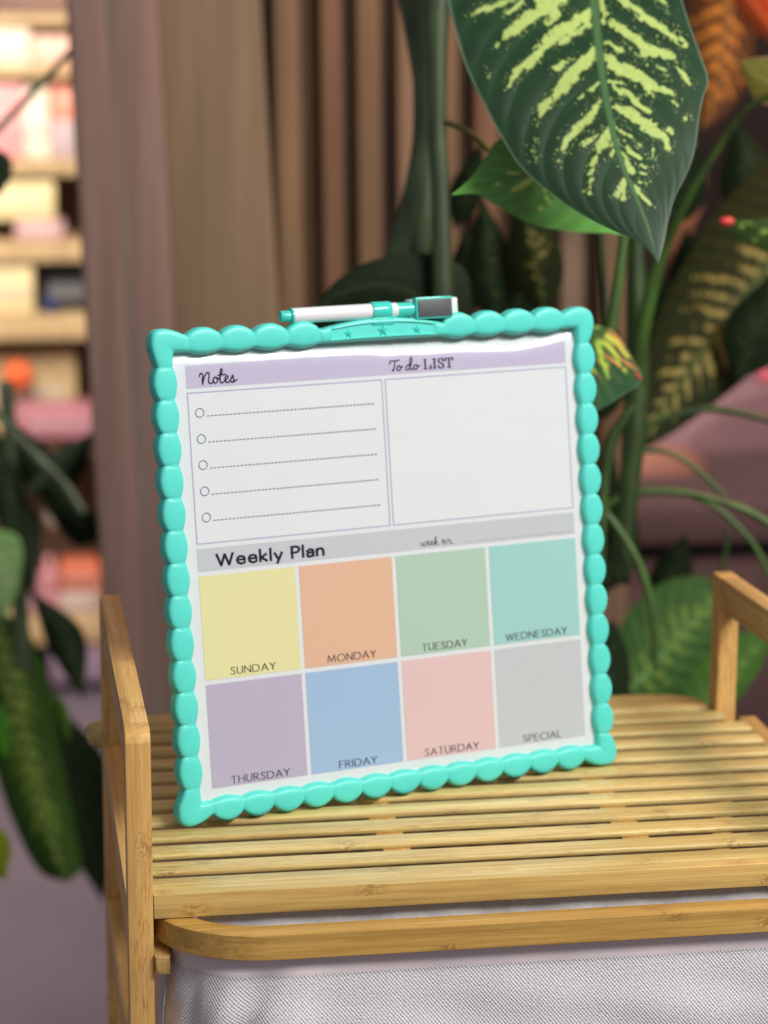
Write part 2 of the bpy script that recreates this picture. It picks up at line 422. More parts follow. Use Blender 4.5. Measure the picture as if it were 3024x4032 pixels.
cells = [[('SUNDAY', (.73, .70, .366), 1.62, 4.42), ('MONDAY', (.71, .448, .307), 1.49, 4.62), ('TUESDAY', (.416, .57, .459), 1.43, 4.45), ('WEDNESDAY', (.33, .603, .57), .85, 5.1)],
         [('THURSDAY', (.47, .426, .558), 1.22, 4.9), ('FRIDAY', (.342, .493, .704), 1.84, 4.28), ('SATURDAY', (.71, .51, .51), 1.23, 4.85), ('SPECIAL', (.52, .558, .583), 1.67, 4.34)]]

def ribbon(strokes, w0, name, mat, parent, ox, oy, sx=1, sy=1, lift=.02, thin=None):
    """pen strokes as thin raised ink on the film"""
    V = []; F = []; k = 0
    for si, (kind, P) in enumerate(strokes):
        P = np.asarray(P, float)*[sx, sy]
        if kind == 'S' and len(P) > 2: P = smooth_poly(P, 7*len(P))
        elif kind == 'L':
            pass
        segs = [P] if kind == 'S' else [P[i]+(P[i+1]-P[i])*np.linspace(0, 1, 2+int(np.linalg.norm(P[i+1]-P[i])/(.12 if oy > 20 else .6)))[:, None] for i in range(len(P)-1)]
        for Q in segs:
            n = len(Q); t = np.gradient(Q, axis=0); t /= np.maximum(1e-9, np.linalg.norm(t, axis=1))[:, None]
            nr = np.stack([-t[:, 1], t[:, 0]], 1)
            ww = np.full(n, w0)
            if thin is not None: ww = w0*(thin+(1-thin)*np.abs(t[:, 1])**.8)
            k += 1; b = len(V)
            e0, e1 = Q[0]-t[0]*w0*.25, Q[-1]+t[-1]*w0*.25
            Q = Q.copy(); Q[0] = e0; Q[-1] = e1
            for i in range(n):
                for sg in (-1, 1):
                    q = Q[i]+nr[i]*ww[i]/2*sg; u, v = ox+q[0], oy+q[1]
                    V.append(bp(u, v, float(film(u, v))+lift+k*.0006))
            for i in range(n-1): F.append((b+2*i, b+2*i+2, b+2*i+3, b+2*i+1))
            if kind == 'S':   # round pen ends
                for c, rr in ((e0, ww[0]/2), (e1, ww[-1]/2)):
                    k += 1; b = len(V); q0 = [c+rr*np.array([math.cos(a), math.sin(a)]) for a in np.linspace(0, 2*math.pi, 9)[:-1]]
                    for q in q0:
                        u, v = ox+q[0], oy+q[1]; V.append(bp(u, v, float(film(u, v))+lift+k*.0006))
                    F.append(tuple(range(b, b+8)))
    return mesh(name, V, F, mat, parent, False)
def arcp(cx, cy, rx, ry, a0, a1, n=17): return [(cx+rx*math.cos(a), cy+ry*math.sin(a)) for a in np.linspace(a0, a1, n)]
PI = math.pi
G = {
 'A': (.74, [('L', [(0, 0), (.37, 1), (.74, 0)]), ('L', [(.13, .33), (.61, .33)])]),
 'D': (.76, [('L', [(0, 0), (0, 1)]), ('S', [(0, 1), (.3, 1)]+arcp(.30, .5, .46, .5, PI/2*.8, -PI/2*.8, 9)+[(.3, 0), (0, 0)])]),
 'E': (.5, [('L', [(.5, 1), (0, 1)]), ('L', [(0, 1), (0, 0)]), ('L', [(0, 0), (.52, 0)]), ('L', [(0, .52), (.43, .52)])]),
 'F': (.46, [('L', [(.48, 1), (0, 1)]), ('L', [(0, 1), (0, 0)]), ('L', [(0, .52), (.42, .52)])]),
 'H': (.66, [('L', [(0, 0), (0, 1)]), ('L', [(.66, 0), (.66, 1)]), ('L', [(0, .52), (.66, .52)])]),
 'I': (.02, [('L', [(0, 0), (0, 1)])]),
 'L': (.46, [('L', [(0, 1), (0, 0)]), ('L', [(0, 0), (.48, 0)])]),
 'M': (.92, [('L', [(0, 0), (.12, 1)]), ('L', [(.12, 1), (.46, .12)]), ('L', [(.46, .12), (.8, 1)]), ('L', [(.8, 1), (.92, 0)])]),
 'N': (.66, [('L', [(0, 0), (0, 1)]), ('L', [(0, 1), (.66, 0)]), ('L', [(.66, 0), (.66, 1)])]),
 'O': (.9, [('S', arcp(.45, .5, .45, .51, 0, 2*PI, 21))]),
 'P': (.48, [('L', [(0, 0), (0, 1)]), ('S', [(0, 1), (.2, 1), (.38, .96), (.48, .75), (.38, .54), (.2, .48), (0, .48)])]),
 'R': (.56, [('L', [(0, 0), (0, 1)]), ('S', [(0, 1), (.2, 1), (.38, .96), (.46, .76), (.38, .56), (.2, .5), (0, .5)]), ('L', [(.22, .5), (.56, 0)])]),
 'S': (.46, [('S', [(.42, .88), (.3, 1), (.13, .97), (.04, .8), (.1, .62), (.3, .48), (.44, .3), (.4, .1), (.25, 0), (.1, .02), (0, .1)])]),
 'T': (.6, [('L', [(.3, 0), (.3, 1)]), ('L', [(0, 1), (.6, 1)])]),
 'U': (.6, [('S', [(0, 1), (0, .7), (0, .38), (.07, .1), (.3, 0), (.53, .1), (.6, .38), (.6, .7), (.6, 1)])]),
 'W': (1.04, [('L', [(0, 1), (.27, 0)]), ('L', [(.27, 0), (.52, .95)]), ('L', [(.52, .95), (.78, 0)]), ('L', [(.78, 0), (1.04, 1)])]),
 'Y': (.6, [('L', [(0, 1), (.3, .48)]), ('L', [(.3, .48), (.6, 1)]), ('L', [(.3, .48), (.3, 0)])]),
 'C': (.7, [('S', [(.7, .9), (.5, 1), (.25, .96), (.05, .75), (0, .5), (.06, .22), (.27, .03), (.52, 0), (.7, .1)])]),
 'e': (.52, [('L', [(.04, .34), (.5, .34)]), ('S', [(.5, .34), (.46, .55), (.27, .64), (.1, .56), (.03, .32), (.1, .09), (.3, -.01), (.48, .06)])]),
 'k': (.44, [('L', [(0, 0), (0, 1.06)]), ('L', [(.4, .62), (.05, .33)]), ('L', [(.07, .35), (.43, 0)])]),
 'l': (.02, [('L', [(0, 0), (0, 1.06)])]),
 'y': (.48, [('L', [(0, .62), (.24, .03)]), ('L', [(.48, .62), (.15, -.30)])]),
 'a': (.42, [('S', [(.05, .52), (.2, .63), (.36, .58), (.41, .42)]), ('L', [(.41, .45), (.41, 0)]), ('S', [(.4, .36), (.2, .35), (.04, .26), (.04, .08), (.16, -.01), (.32, .05), (.4, .18)])]),
 'n': (.42, [('L', [(0, 0), (0, .62)]), ('S', [(0, .42), (.12, .6), (.28, .62), (.4, .5), (.42, .35)]), ('L', [(.42, .38), (.42, 0)])]),
}
def word(txt, x0, x1, base, h, wd, name, mat, parent, thin=.55, sp=.26):
    adv = 0; st = []
    for ch in txt:
        if ch == ' ': adv += .42; continue
        a, g = G[ch]
        for k, P in g: st.append((k, [(x+adv, y) for x, y in P]))
        adv += a+sp
    adv -= sp; sx = (x1-x0)/adv
    return ribbon(st, wd, name, mat, parent, x0, base, sx, h, .02, thin)
for r in range(2):
    for c in range(4):
        txt, col, x0, x1 = cells[r][c]
        u0 = c*(PW+PG); v1 = H2-r*(PH+GR)
        o = patch('day_square', u0, u0+PW, v1-PH, v1, pr(txt.lower()+'_print', col), .016, 20, 20)
        o['label'] = ['pastel yellow', 'peach', 'sage green', 'aqua', 'lavender', 'sky blue', 'rose pink', 'light grey'][r*4+c]+' square printed '+txt
        word(txt, u0+x0, u0+x1, 6.535 if r == 0 else .145, .405, .062, 'day_name', INK, o)
word('Weekly Plan', 1.18, 7.93, 12.95, .66, .160, 'weekly_plan_title', INK, board, .8, .24)
# script words
notes = [('S', [(0, .50), (.05, .64), (.15, .66), (.21, .52), (.16, .25), (.17, 0)]), ('S', [(.17, .02), (.28, .38), (.46, .66), (.6, .66), (.6, .42), (.55, .16), (.62, .02), (.74, .03), (.86, .16)]),
  ('S', [(1.06, .36), (.93, .36), (.85, .2), (.9, .04), (1.02, .03), (1.13, .16), (1.12, .3), (1.05, .36), (1.12, .27), (1.24, .28)]),
  ('S', [(1.24, .28), (1.36, .48), (1.46, .72), (1.42, .86), (1.34, .72), (1.3, .35), (1.3, .1), (1.38, .01), (1.5, .05), (1.62, .16)]), ('S', [(1.2, .48), (1.4, .49), (1.62, .51)]),
  ('S', [(1.6, .15), (1.76, .26), (1.82, .37), (1.72, .43), (1.63, .3), (1.63, .12), (1.72, .01), (1.86, .05), (1.98, .2)]),
  ('S', [(1.98, .2), (2.08, .38), (2.12, .42), (2.15, .24), (2.16, .08), (2.06, 0), (1.97, .07)]), ('S', [(2.1, .02), (2.2, .05), (2.34, .13)])]
ribbon(notes, .085, 'notes_title', INK, board, .84, 23.50, .97, .95)
todo = [('S', [(0, .52), (.06, .68), (.25, .70), (.42, .66), (.66, .73)]), ('S', [(.38, .66), (.33, .4), (.27, .1), (.2, -.02), (.17, .06)]),
  ('S', [(.66, .31), (.55, .3), (.48, .17), (.53, .03), (.66, .01), (.76, .13), (.73, .28), (.65, .31), (.74, .22), (.87, .24)]),
  ('S', [(1.4, .3), (1.26, .33), (1.13, .2), (1.12, .05), (1.22, 0), (1.36, .1), (1.5, .4), (1.58, .7), (1.54, .85), (1.44, .75), (1.4, .4), (1.4, .1), (1.48, 0), (1.6, .08)]),
  ('S', [(1.86, .3), (1.74, .3), (1.66, .17), (1.7, .03), (1.82, .01), (1.93, .13), (1.91, .28), (1.84, .31), (1.93, .22), (2.08, .22)])]
ribbon(todo, .08, 'to_do_title', INK, board, 12.98, 23.52, .95, .86)
LT = lambda x0: x0
lst = [('L', [(0.1, 0), (.1, .6)]), ('L', [(0, .58), (.22, .58)]), ('L', [(0, .02), (.46, .02)]), ('L', [(.45, 0), (.47, .2)]),
  ('L', [(.72, 0), (.72, .6)]), ('L', [(.6, .58), (.84, .58)]), ('L', [(.6, .02), (.84, .02)]),
  ('S', [(1.3, .46), (1.24, .58), (1.1, .6), (1.0, .5), (1.04, .38), (1.24, .26), (1.32, .14), (1.24, .01), (1.08, 0), (.99, .12)]),
  ('L', [(1.7, 0), (1.7, .6)]), ('L', [(1.45, .58), (1.95, .58)]), ('L', [(1.46, .6), (1.46, .44)]), ('L', [(1.94, .6), (1.94, .44)]), ('L', [(1.58, .02), (1.82, .02)])]
ribbon(lst, .115, 'list_title', INK, board, 15.24, 23.50, 1.0, .97, .02, .38)
wk = [('S', [(0, .26), (.03, .08), (.08, .0), (.16, .1), (.2, .26), (.2, .06), (.26, 0), (.34, .1), (.38, .27), (.44, .22)]),
  ('S', [(.44, .1), (.55, .16), (.57, .24), (.5, .26), (.45, .14), (.5, .01), (.6, .03), (.68, .12)]), ('S', [(.66, .1), (.77, .16), (.79, .24), (.72, .26), (.67, .14), (.72, .01), (.82, .03), (.92, .16)]),
  ('S', [(.92, .16), (1.02, .38), (1.04, .5), (.98, .46), (.95, .2), (.93, 0)]), ('S', [(.94, .1), (1.04, .24), (1.1, .22), (1.04, .12), (1.0, .11), (1.1, 0), (1.2, .04)]),
  ('S', [(1.42, .24), (1.47, .26), (1.46, .0)]), ('S', [(1.46, .08), (1.56, .25), (1.62, .24), (1.62, .04), (1.68, 0), (1.78, .14)]),
  ('S', [(1.78, .14), (1.84, .28), (1.88, .22), (1.98, .22), (1.96, .06), (2.0, 0), (2.06, .02)]), ('S', [(2.15, .0), (2.16, .01), (2.17, .0)])]
ribbon(wk, .043, 'week_number_title', INK, board, 14.37, 12.87, 1.0, .95)
# dotted line, boxes, rings and dashes
st = [('S', [(x-.012, 0), (x, 0.001), (x+.012, 0)]) for x in np.linspace(0, 7.2, 23)]
ribbon(st, .042, 'dotted_line', INK2, board, 17.37, 12.86)
def outline_box(u0, u1, v0, v1):
    ribbon([('L', [(u0, v0), (u1, v0)]), ('L', [(u1, v0), (u1, v1)]), ('L', [(u1, v1), (u0, v1)]), ('L', [(u0, v1), (u0, v0)])], .062, 'box_outline', LINEV, board, 0, 0, 1, 1, .012)
outline_box(0.03, 12.39, 14.31, 23.04); outline_box(12.63, 24.97, 14.31, 23.04)
for v in (21.87, 20.36, 18.85, 17.33, 15.81):
    ribbon([('S', arcp(.71, v, .255, .255, 0, 2*PI, 25))], .042, 'check_ring', INK2, board, 0, 0)
    ribbon([('L', [(x, v-.205), (x+.130, v-.205)]) for x in np.arange(1.14, 11.85, .239)], .046, 'dashed_line', INK2, board, 0, 0)

# scalloped frame: ring of (outer, inner, bulge, plate) samples, counter-clockwise from bottom left
ring = []
def side(axis, vals, ov, om, iv, im, flip=1, NS=16):
    for a, b in zip(vals[:-1], vals[1:]):
        for k in range(NS):
            f = (k+.0)/NS; s_ = math.sin(PI*f); x = a+(b-a)*f
            o_ = ov+(om-ov)*s_**.75; i_ = iv+(im-iv)*s_
            ring.append(((x, o_), (x, i_), s_**.36, 0) if axis == 0 else ((o_, x), (i_, x), s_**.36, 0))
def corner(outer, inner3, NS=34):
    Po = resample(outer, NS+1)[:-1]
    for k in range(NS):
        f = k/NS
        a, b, c = map(np.array, inner3)
        q = a+(b-a)*min(1, f*2) if f < .5 else b+(c-b)*(f*2-1)
        # keep the inner edge softly rounded next to the valleys
        ring.append((tuple(Po[k]), tuple(q), min(1, math.sin(PI*f)**.45+0) if 0 < f < 1 else 0, 0))
side(0, np.linspace(-.15, 24.65, 14), -1.45, -1.96, -.65, -.45)
corner([(24.65, -1.45), (25.4, -1.85), (26.25, -1.99), (26.85, -1.8), (27.05, -1.1), (26.85, -.4), (26.55, .02)], [(24.65, -.65), (25.62, -.62), (25.62, .02)])
side(1, np.linspace(.02, 24.45, 14), 26.55, 26.95, 25.66, 25.46)
corner([(26.55, 24.45), (26.85, 25.1), (26.97, 25.8), (26.75, 26.4), (26.1, 26.70), (25.5, 26.64), (24.8, 26.38)], [(25.66, 24.45), (25.62, 25.36), (24.8, 25.38)])
side(0, [24.8, 22.72, 20.66, 18.6, 16.55], 26.32, 26.80, 25.4, 25.2)
for k in range(60):
    f = k/60; u = 16.55+(8.42-16.55)*f; arch = 26.22+.52*(1-(2*f-1)**2)
    inp = 1 if 9.1 < u < 15.95 else 0
    ring.append(((u, arch), (u, 25.40), .35 if k == 0 else .8, inp))
side(0, [8.42, 6.37, 4.26, 2.2, .1], 26.32, 26.80, 25.4, 25.2)
corner([(.1, 26.38), (-.8, 26.74), (-1.5, 26.82), (-1.95, 26.6), (-2.12, 26.0), (-2.02, 25.3), (-1.80, 24.6)], [(.1, 25.38), (-.69, 25.4), (-.8, 24.6)])
side(1, np.linspace(24.6, .21, 14), -1.82, -2.12, -.8, -.58)
corner([(-1.80, .21), (-2.08, -.35), (-2.32, -1.0), (-2.2, -1.7), (-1.65, -2.0), (-.9, -1.85), (-.15, -1.45)], [(-.8, .21), (-.76, -.64), (-.15, -.65)])
PR = [(0, -.3), (0, .02), (.01, .14), (.04, .26), (.09, .36), (.14, .42), (.20, .455), (.36, .485), (.54, .495), (.70, .49), (.80, .475), (.88, .45), (.94, .40), (.975, .32), (.995, .20), (1, .05), (1, -.13), (.975, -.155), (.975, -.19), (1, -.215), (1, -.45), (.98, -.55), (.9, -.6), (.1, -.6)]
PL = [(0, -.3), (0, .02), (.0, .12), (.03, .24), (.09, .40), (.155, .48), (.165, .42), (.175, .355), (.5, .355), (.77, .355), (.785, .355), (.795, .42), (.81, .48), (.93, .42), (.99, .2), (1, -.0), (1, -.13), (.975, -.155), (.975, -.19), (1, -.215), (1, -.45), (.98, -.55), (.9, -.6), (.1, -.6)]
V = []; F = []; npf = len(PR); nr_ = len(ring)
for (o_, i_, b, pl) in ring:
    o_ = np.array(o_); i_ = np.array(i_)
    for k in range(npf):
        f, w_ = (PL if pl else PR)[k]
        if w_ > .12 and not pl: w_ = w_*(.83+.17*b)
        q = i_+(o_-i_)*f; V.append(bp(q[0], q[1], w_))
for i in range(nr_):
    j = (i+1) % nr_
    for k in range(npf):
        k2 = (k+1) % npf; F.append((i*npf+k, j*npf+k, j*npf+k2, i*npf+k2))
fr = mesh('scalloped_frame', V, F, TEAL, board); flatshade(fr, .75)
def star(u, v, r):
    r *= 1.18; V = [bp(u, v, .365+r*.42)]; F = []
    for k in range(10):
        a = PI/2+k*PI/5; rr = r if k % 2 == 0 else r*.45; V.append(bp(u+rr*math.cos(a), v+rr*math.sin(a), .37))
    for k in range(10):
        a = PI/2+k*PI/5; rr = (r if k % 2 == 0 else r*.45)*1.12; V.append(bp(u+rr*math.cos(a), v+rr*math.sin(a), .34))
    for k in range(10): F.append((0, 1+k, 1+(k+1) % 10)); F.append((1+k, 11+k, 11+(k+1) % 10, 1+(k+1) % 10))
    mesh('star', V, F, TEAL2, fr, False)
star(10.25, 25.88, .25); star(12.5, 25.96, .33); star(14.75, 25.9, .26)
# slot pressed into the upper left corner edge
V = [bp(-2.36+.0*k, 25.55+.12*k, -.05) for k in range(2)]
tube('edge_slot', [bp(-2.09, 25.6, -.02), bp(-2.135, 25.9, -.02), bp(-2.10, 26.2, -.02)], [.04, .06, .04], plain('slot_shadow_plastic', (.04, .42, .36), .5), board, 10, 8)
# back panel and its prop
bm = box_bm(-1.0, 25.9, -1.0, 25.6, -.5, -.35, .02)
M4 = Matrix(((H[0], VV[0], NN[0], 0), (H[1], VV[1], NN[1], 0), (H[2], VV[2], NN[2], 0), (0, 0, 0, 1)))
for v in bm.verts: v.co = (M4 @ v.co)+Vector(O)*S
bmobj('back_panel', bm, plain('grey_board', (.55, .55, .53), .7), board)
p0_, p1_ = bp(12.5, 14, -.7), bp(12.5, 14, -.7)+nn*5.5; p1_[2] = .25
tube('prop_leg', [p0_, (p0_+p1_)/2, p1_], [.35, .35, .3], TEAL, board, 8)
# clip that holds the pen
MU = lambda u, a, r, v0=27.13, w0=0.0: bp(u, v0+r*math.sin(a), w0+r*math.cos(a))
def lathe_u(name, segs, mat, parent, v0=27.13, w0=0., n=28, cap=True):
    V = []; F = []
    for u, r in segs:
        for k in range(n): V.append(MU(u, 2*PI*k/n, r, v0, w0))
    for i in range(len(segs)-1):
        for k in range(n): F.append((i*n+k, i*n+(k+1) % n, (i+1)*n+(k+1) % n, (i+1)*n+k))
    F.append(tuple(range(n))[::-1]); F.append(tuple((len(segs)-1)*n+k for k in range(n)))
    return flatshade(mesh(name, V, F, mat, parent), .7)
V = []; F = []; n = 26; a0, a1 = -PI*.62, PI*.80
for u in (11.93, 11.98, 13.10, 13.15):
    e = .02 if u in (11.93, 13.15) else 0
    for r in (.56-e, .475):
        for k in range(n): V.append(MU(u, a0+(a1-a0)*k/(n-1), r))
for i in range(3):
    for k in range(n-1):
        A = i*2*n; B = (i+1)*2*n
        F.append((A+k, A+k+1, B+k+1, B+k)); F.append((A+n+k, B+n+k, B+n+k+1, A+n+k+1))
for A in (0, 6*n):
    for k in range(n-1): F.append((A+k, A+n+k, A+n+k+1, A+k+1))
for k in (0, n-1):
    for i in range(3): F.append((i*2*n+k, (i+1)*2*n+k, (i+1)*2*n+n+k, i*2*n+n+k))
clip = mesh('pen_clip', V, F, TEAL2, board); flatshade(clip)
bm = box_bm(11.8, 13.28, 26.3, 26.75, -.42, .44, .07)
for v in bm.verts: v.co = (M4 @ v.co)+Vector(O)*S
bmobj('clip_foot', bm, TEAL2, board)

# ------------------------------------------------------------------ the pen
pen = tag(empty('marker_pen', bp(12, 26.65, 0)), 'white and turquoise whiteboard marker with square eraser cap clipped on top of the board', 'marker')
lathe_u('barrel', [(6.83, .40), (6.86, .46), (11.9, .472), (11.95, .42)], WHITE, pen)
lathe_u('barrel_collar', [(6.72, .40), (6.75, .47), (6.84, .48), (6.87, .44)], TEAL2, pen)
lathe_u('end_plug', [(6.08, .20), (6.10, .29), (6.16, .325), (6.70, .34), (6.76, .34)], TEAL2, pen)
lathe_u('plug_dimple', [(6.06, .08), (6.085, .12), (6.1, .12)], TEAL, pen)
lathe_u('white_ring', [(11.97, .40), (12.0, .455), (13.56, .455), (13.60, .44)], WHITE, pen)
lathe_u('cap', [(13.58, .40), (13.62, .435), (14.6, .435), (14.9, .42)], TEAL2, pen)
def bbox(name, u0, u1, v0, v1, w0, w1, mat, parent, bev=.05):
    bm = box_bm(u0, u1, v0, v1, w0, w1, bev, 2)
    for v in bm.verts: v.co = (M4 @ v.co)+Vector(O)*S
    o = bmobj(name, bm, mat, parent); flatshade(o, .7)
    return o
ebox = bbox('eraser_box', 14.70, 17.10, 26.50, 27.80, -.12, .55, TEAL2, pen, .05)
def sub(o, parent):      # move a built part one level down
    o.parent = parent; o.matrix_parent_inverse = Matrix.Identity(4); return o
def flat(o): return o
for b, nme, mt, bv in (((14.82, 17.06, 26.62, 27.66, .52, .62), 'magnet_pad', MAG, .02), ((14.52, 17.74, 26.55, 27.72, -.74, .10), 'felt_block', FELT, .12)):
    o = bbox(nme, *b, mt, ebox, bv)

# ------------------------------------------------------------------ leaves
def pts_from(P, scale, ox, oy): return [(ox+x/scale, oy+y/scale) for x, y in P]
def leaf_mat(name, dark, blotch, rib, rough=.33, edge=None):
    s = NT(name, rough if name in ('hero_leaf', 'small_leaf', 'half_hidden_leaf') else .6, dark, .28 if name == 'hero_leaf' else .3 if name in ('small_leaf', 'half_hidden_leaf') else .12, 0, 0)
    at_ = lambda n: s.n('ShaderNodeAttribute', attribute_name=n).outputs['Fac']
    mk, vein, rb = at_('blotch'), at_('vein'), at_('rib')
    nz = s.noise(s.coords(), 90, 3)
    c = s.mix(nz, tuple(x*.75 for x in dark), tuple(min(1, x*1.3) for x in dark))
    c = s.mix(s.math('MULTIPLY', vein, .25), c, tuple(min(1, x*2.2) for x in dark))
    c = s.mix(mk, c, s.mix(s.noise(s.coords(), 260, 4), tuple(min(1, x*1.12) for x in blotch), tuple(x*.74 for x in blotch)))
    c = s.mix(rb, c, rib)
    if edge is not None: c = s.mix(s.math('MULTIPLY', at_('edge'), .3), c, edge)
    s.base(c); return s.m
def leaf(parent, name, mid, left, right, D0, D1, mat, nt=60, nv=17, fold=.8, quilt=.12, nveins=16, blot=None, seed=1, bend=0., lab=None, sweep=.16, ribw=.035):
    M_, L_, R_ = resample(mid, nt), resample(left, nt), resample(right, nt)
    t = np.linspace(0, 1, nt)[:, None]; s_ = np.linspace(-1, 1, nv)[None, :]
    e = np.where((s_ < 0)[..., None], L_[:, None, :], R_[:, None, :])
    P = M_[:, None, :]+(e-M_[:, None, :])*np.abs(s_)[..., None]
    wpx = np.linalg.norm(e-M_[:, None, :], axis=2); hw = wpx/ (wpx.max()+1e-9)
    a = np.abs(s_)
    ph = (t-sweep*a**1.4*(1)) * nveins + np.where(s_ < 0, .35, 0)
    fr_ = ph-np.floor(ph); ridge = np.abs(np.sin(PI*fr_))**.85
    D = D0+(D1-D0)*t + fold*(a**1.5)*hw*np.where(s_ < 0, 1, .9) - quilt*ridge*hw*np.minimum(1, a*4)*np.minimum(1, (1-a)*6) + bend*np.sin(PI*t)
    D = D - .35*quilt*np.exp(-(a/.02)**2)
    X, Y = P[..., 0], P[..., 1]
    V = (CAM[None, None, :]+(FWD[None, None, :]+RGT*((X-1512)/FPX)[..., None]-UPV*((Y-2016)/FPX)[..., None])*D[..., None]).reshape(-1, 3)
    mk = blot(X, Y, t+0*s_, s_+0*t, ph, fr_) if blot else np.zeros_like(X)
    rw = ribw*(1.25-t)/np.maximum(.12, hw); rib = np.clip(1.5-a/np.maximum(rw, 1e-3), 0, 1)
    edge = np.clip((a-.975)*60, 0, 1)+0*X
    F = [(i*nv+k, i*nv+k+1, (i+1)*nv+k+1, (i+1)*nv+k) for i in range(nt-1) for k in range(nv-1)]
    o = mesh(name, V, F, mat, parent, True, None, {'blotch': (mk*(1-rib)).ravel(), 'vein': (1-ridge).ravel(), 'rib': rib.ravel(), 'edge': edge.ravel()})
    if lab: o['label'] = lab
    return o
def strokes_mask(strokes, X, Y, rag=1.0, sc_=1.0, seed=3):
    m = np.zeros_like(X)
    xr_, yr_ = X*.8+Y*.6*np.sign(X-900-Y*.12), Y*.8-X*.6*np.sign(X-900-Y*.12)
    j = (vnoise(X/13/sc_, Y/13/sc_, seed)-.5)*11*sc_*rag+(vnoise(xr_/34/sc_, yr_/15/sc_, seed+1)-.5)*26*sc_*rag
    best = np.full_like(X, -1e9)
    for st in strokes:
        for (x0, y0, w0), (x1, y1, w1) in zip(st[:-1], st[1:]):
            dx, dy = x1-x0, y1-y0; L2 = dx*dx+dy*dy+1e-9
            f = np.clip(((X-x0)*dx+(Y-y0)*dy)/L2, 0, 1)
            d = np.hypot(X-x0-f*dx, Y-y0-f*dy); best = np.maximum(best, (w0+(w1-w0)*f)*.86-d)
    return best+j
def streaky(length=.6, dens=.5, seed=5, wid=.33, th=.0):
    def f(X, Y, t, s_, ph, fr_):
        idx = np.floor(ph); sd = np.where(s_ < 0, 91.0, 17.0)
        r1 = np.modf(np.abs(np.sin(idx*12.9+sd+seed)*43758.5))[0]; r2 = np.modf(np.abs(np.sin(idx*78.2+sd*1.3+seed)*9631.3))[0]
        a = np.abs(s_); ln = length*(.45+.75*r1)*np.sin(PI*np.clip(t, .02, 1))**.4
        nz = vnoise(X/14, Y/14, seed)-.5
        inside = wid*(1-(a/np.maximum(ln, .01))**2) - np.abs(fr_-.5) + nz*.42
        return np.clip((inside*(r2 < dens+.35)-th)*12, 0, 1)*(a < ln*1.1)
    return f
# -- the big plant on the right
plant = tag(empty('dumb_cane_plant', (50, 50, -74)), 'tall variegated dumb cane with a large yellow-streaked leaf hanging over the board', 'plant')
Z7 = lambda P: pts_from(P, 1.165, 1600, 0)
hero_st = [
 [(720, -10, 30), (640, 30, 40), (560, 85, 32), (470, 150, 24), (415, 210, 12)], [(690, 60, 20), (640, 105, 22)], [(480, 0, 10), (400, 25, 12), (305, 62, 9)], [(545, -20, 12), (500, 30, 10), (460, 60, 4)],
 [(838, 60, 30), (760, 120, 34), (680, 165, 36), (630, 215, 26), (560, 290, 30), (505, 325, 18), (470, 395, 5)], [(830, 110, 16), (760, 160, 16), (640, 215, 12)],
 [(862, 240, 24), (800, 300, 30), (740, 360, 34), (690, 430, 26), (630, 490, 22), (600, 570, 4)], [(760, 275, 9), (690, 320, 10)],
 [(885, 460, 14), (840, 530, 20), (790, 590, 20), (735, 640, 20), (720, 700, 7), (692, 750, 3)], [(880, 380, 4), (840, 420, 5), (785, 455, 2)],
 [(925, 590, 16), (905, 650, 24), (870, 720, 14), (848, 790, 8), (840, 880, 6)], [(950, 660, 10), (945, 720, 8)], [(870, 625, 6), (815, 665, 7)], [(585, 668, 9), (588, 718, 9)],
 [(1005, 830, 13), (985, 870, 14), (962, 900, 6)], [(1000, 870, 6), (994, 915, 3)], [(380, 325, 6), (376, 345, 5)],
 [(895, 0, 12), (905, 60, 14), (915, 100, 10)], [(985, -10, 14), (1060, 50, 22), (1140, 110, 24), (1220, 165, 16), (1275, 205, 5)], [(1240, 140, 8), (1265, 185, 7)],
 [(905, 90, 16), (980, 130, 22), (1050, 180, 20), (1110, 235, 30), (1190, 250, 26), (1230, 265, 12), (1255, 320, 6), (1305, 385, 4)],
 [(905, 190, 8), (960, 225, 10), (1010, 240, 6)], [(1050, 245, 7), (1110, 290, 9)],
 [(912, 260, 18), (950, 295, 34), (1020, 330, 32), (1090, 360, 28), (1150, 400, 22), (1220, 430, 14), (1242, 485, 4)], [(1090, 380, 20), (1120, 430, 14)],
 [(930, 375, 8), (985, 380, 10)], [(955, 410, 14), (1010, 425, 18), (1050, 465, 18), (1112, 512, 6)], [(930, 450, 5), (960, 480, 4)],
 [(950, 490, 10), (1010, 510, 20), (1070, 555, 28), (1130, 590, 30), (1180, 620, 24), (1205, 680, 5)], [(1210, 598, 8), (1216, 612, 6)],
 [(950, 575, 8), (1000, 610, 7), (1080, 668, 5)], [(970, 655, 14), (1020, 690, 16), (1075, 725, 7)], [(985, 700, 8), (1010, 760, 20), (1040, 790, 14), (1100, 800, 5)],
 [(1070, 760, 6), (1100, 775, 5)], [(1030, 830, 6), (1070, 880, 14), (1115, 930, 8)], [(1075, 832, 6), (1100, 840, 4)], [(1165, 0, 12), (1215, 52, 5)],
 [(1155, 308, 5), (1185, 320, 6)], [(1170, 335, 7), (1198, 352, 6)], [(1265, 285, 6), (1272, 300, 5)], [(1282, 535, 4), (1283, 550, 3)], [(1130, 690, 3), (1131, 772, 5)][0:1]+[(1132, 773, 5)],
 [(700, -60, 30), (600, -10, 26)], [(880, -140, 30), (620, 0, 20)], [(900, -60, 16), (1000, -20, 16)]]
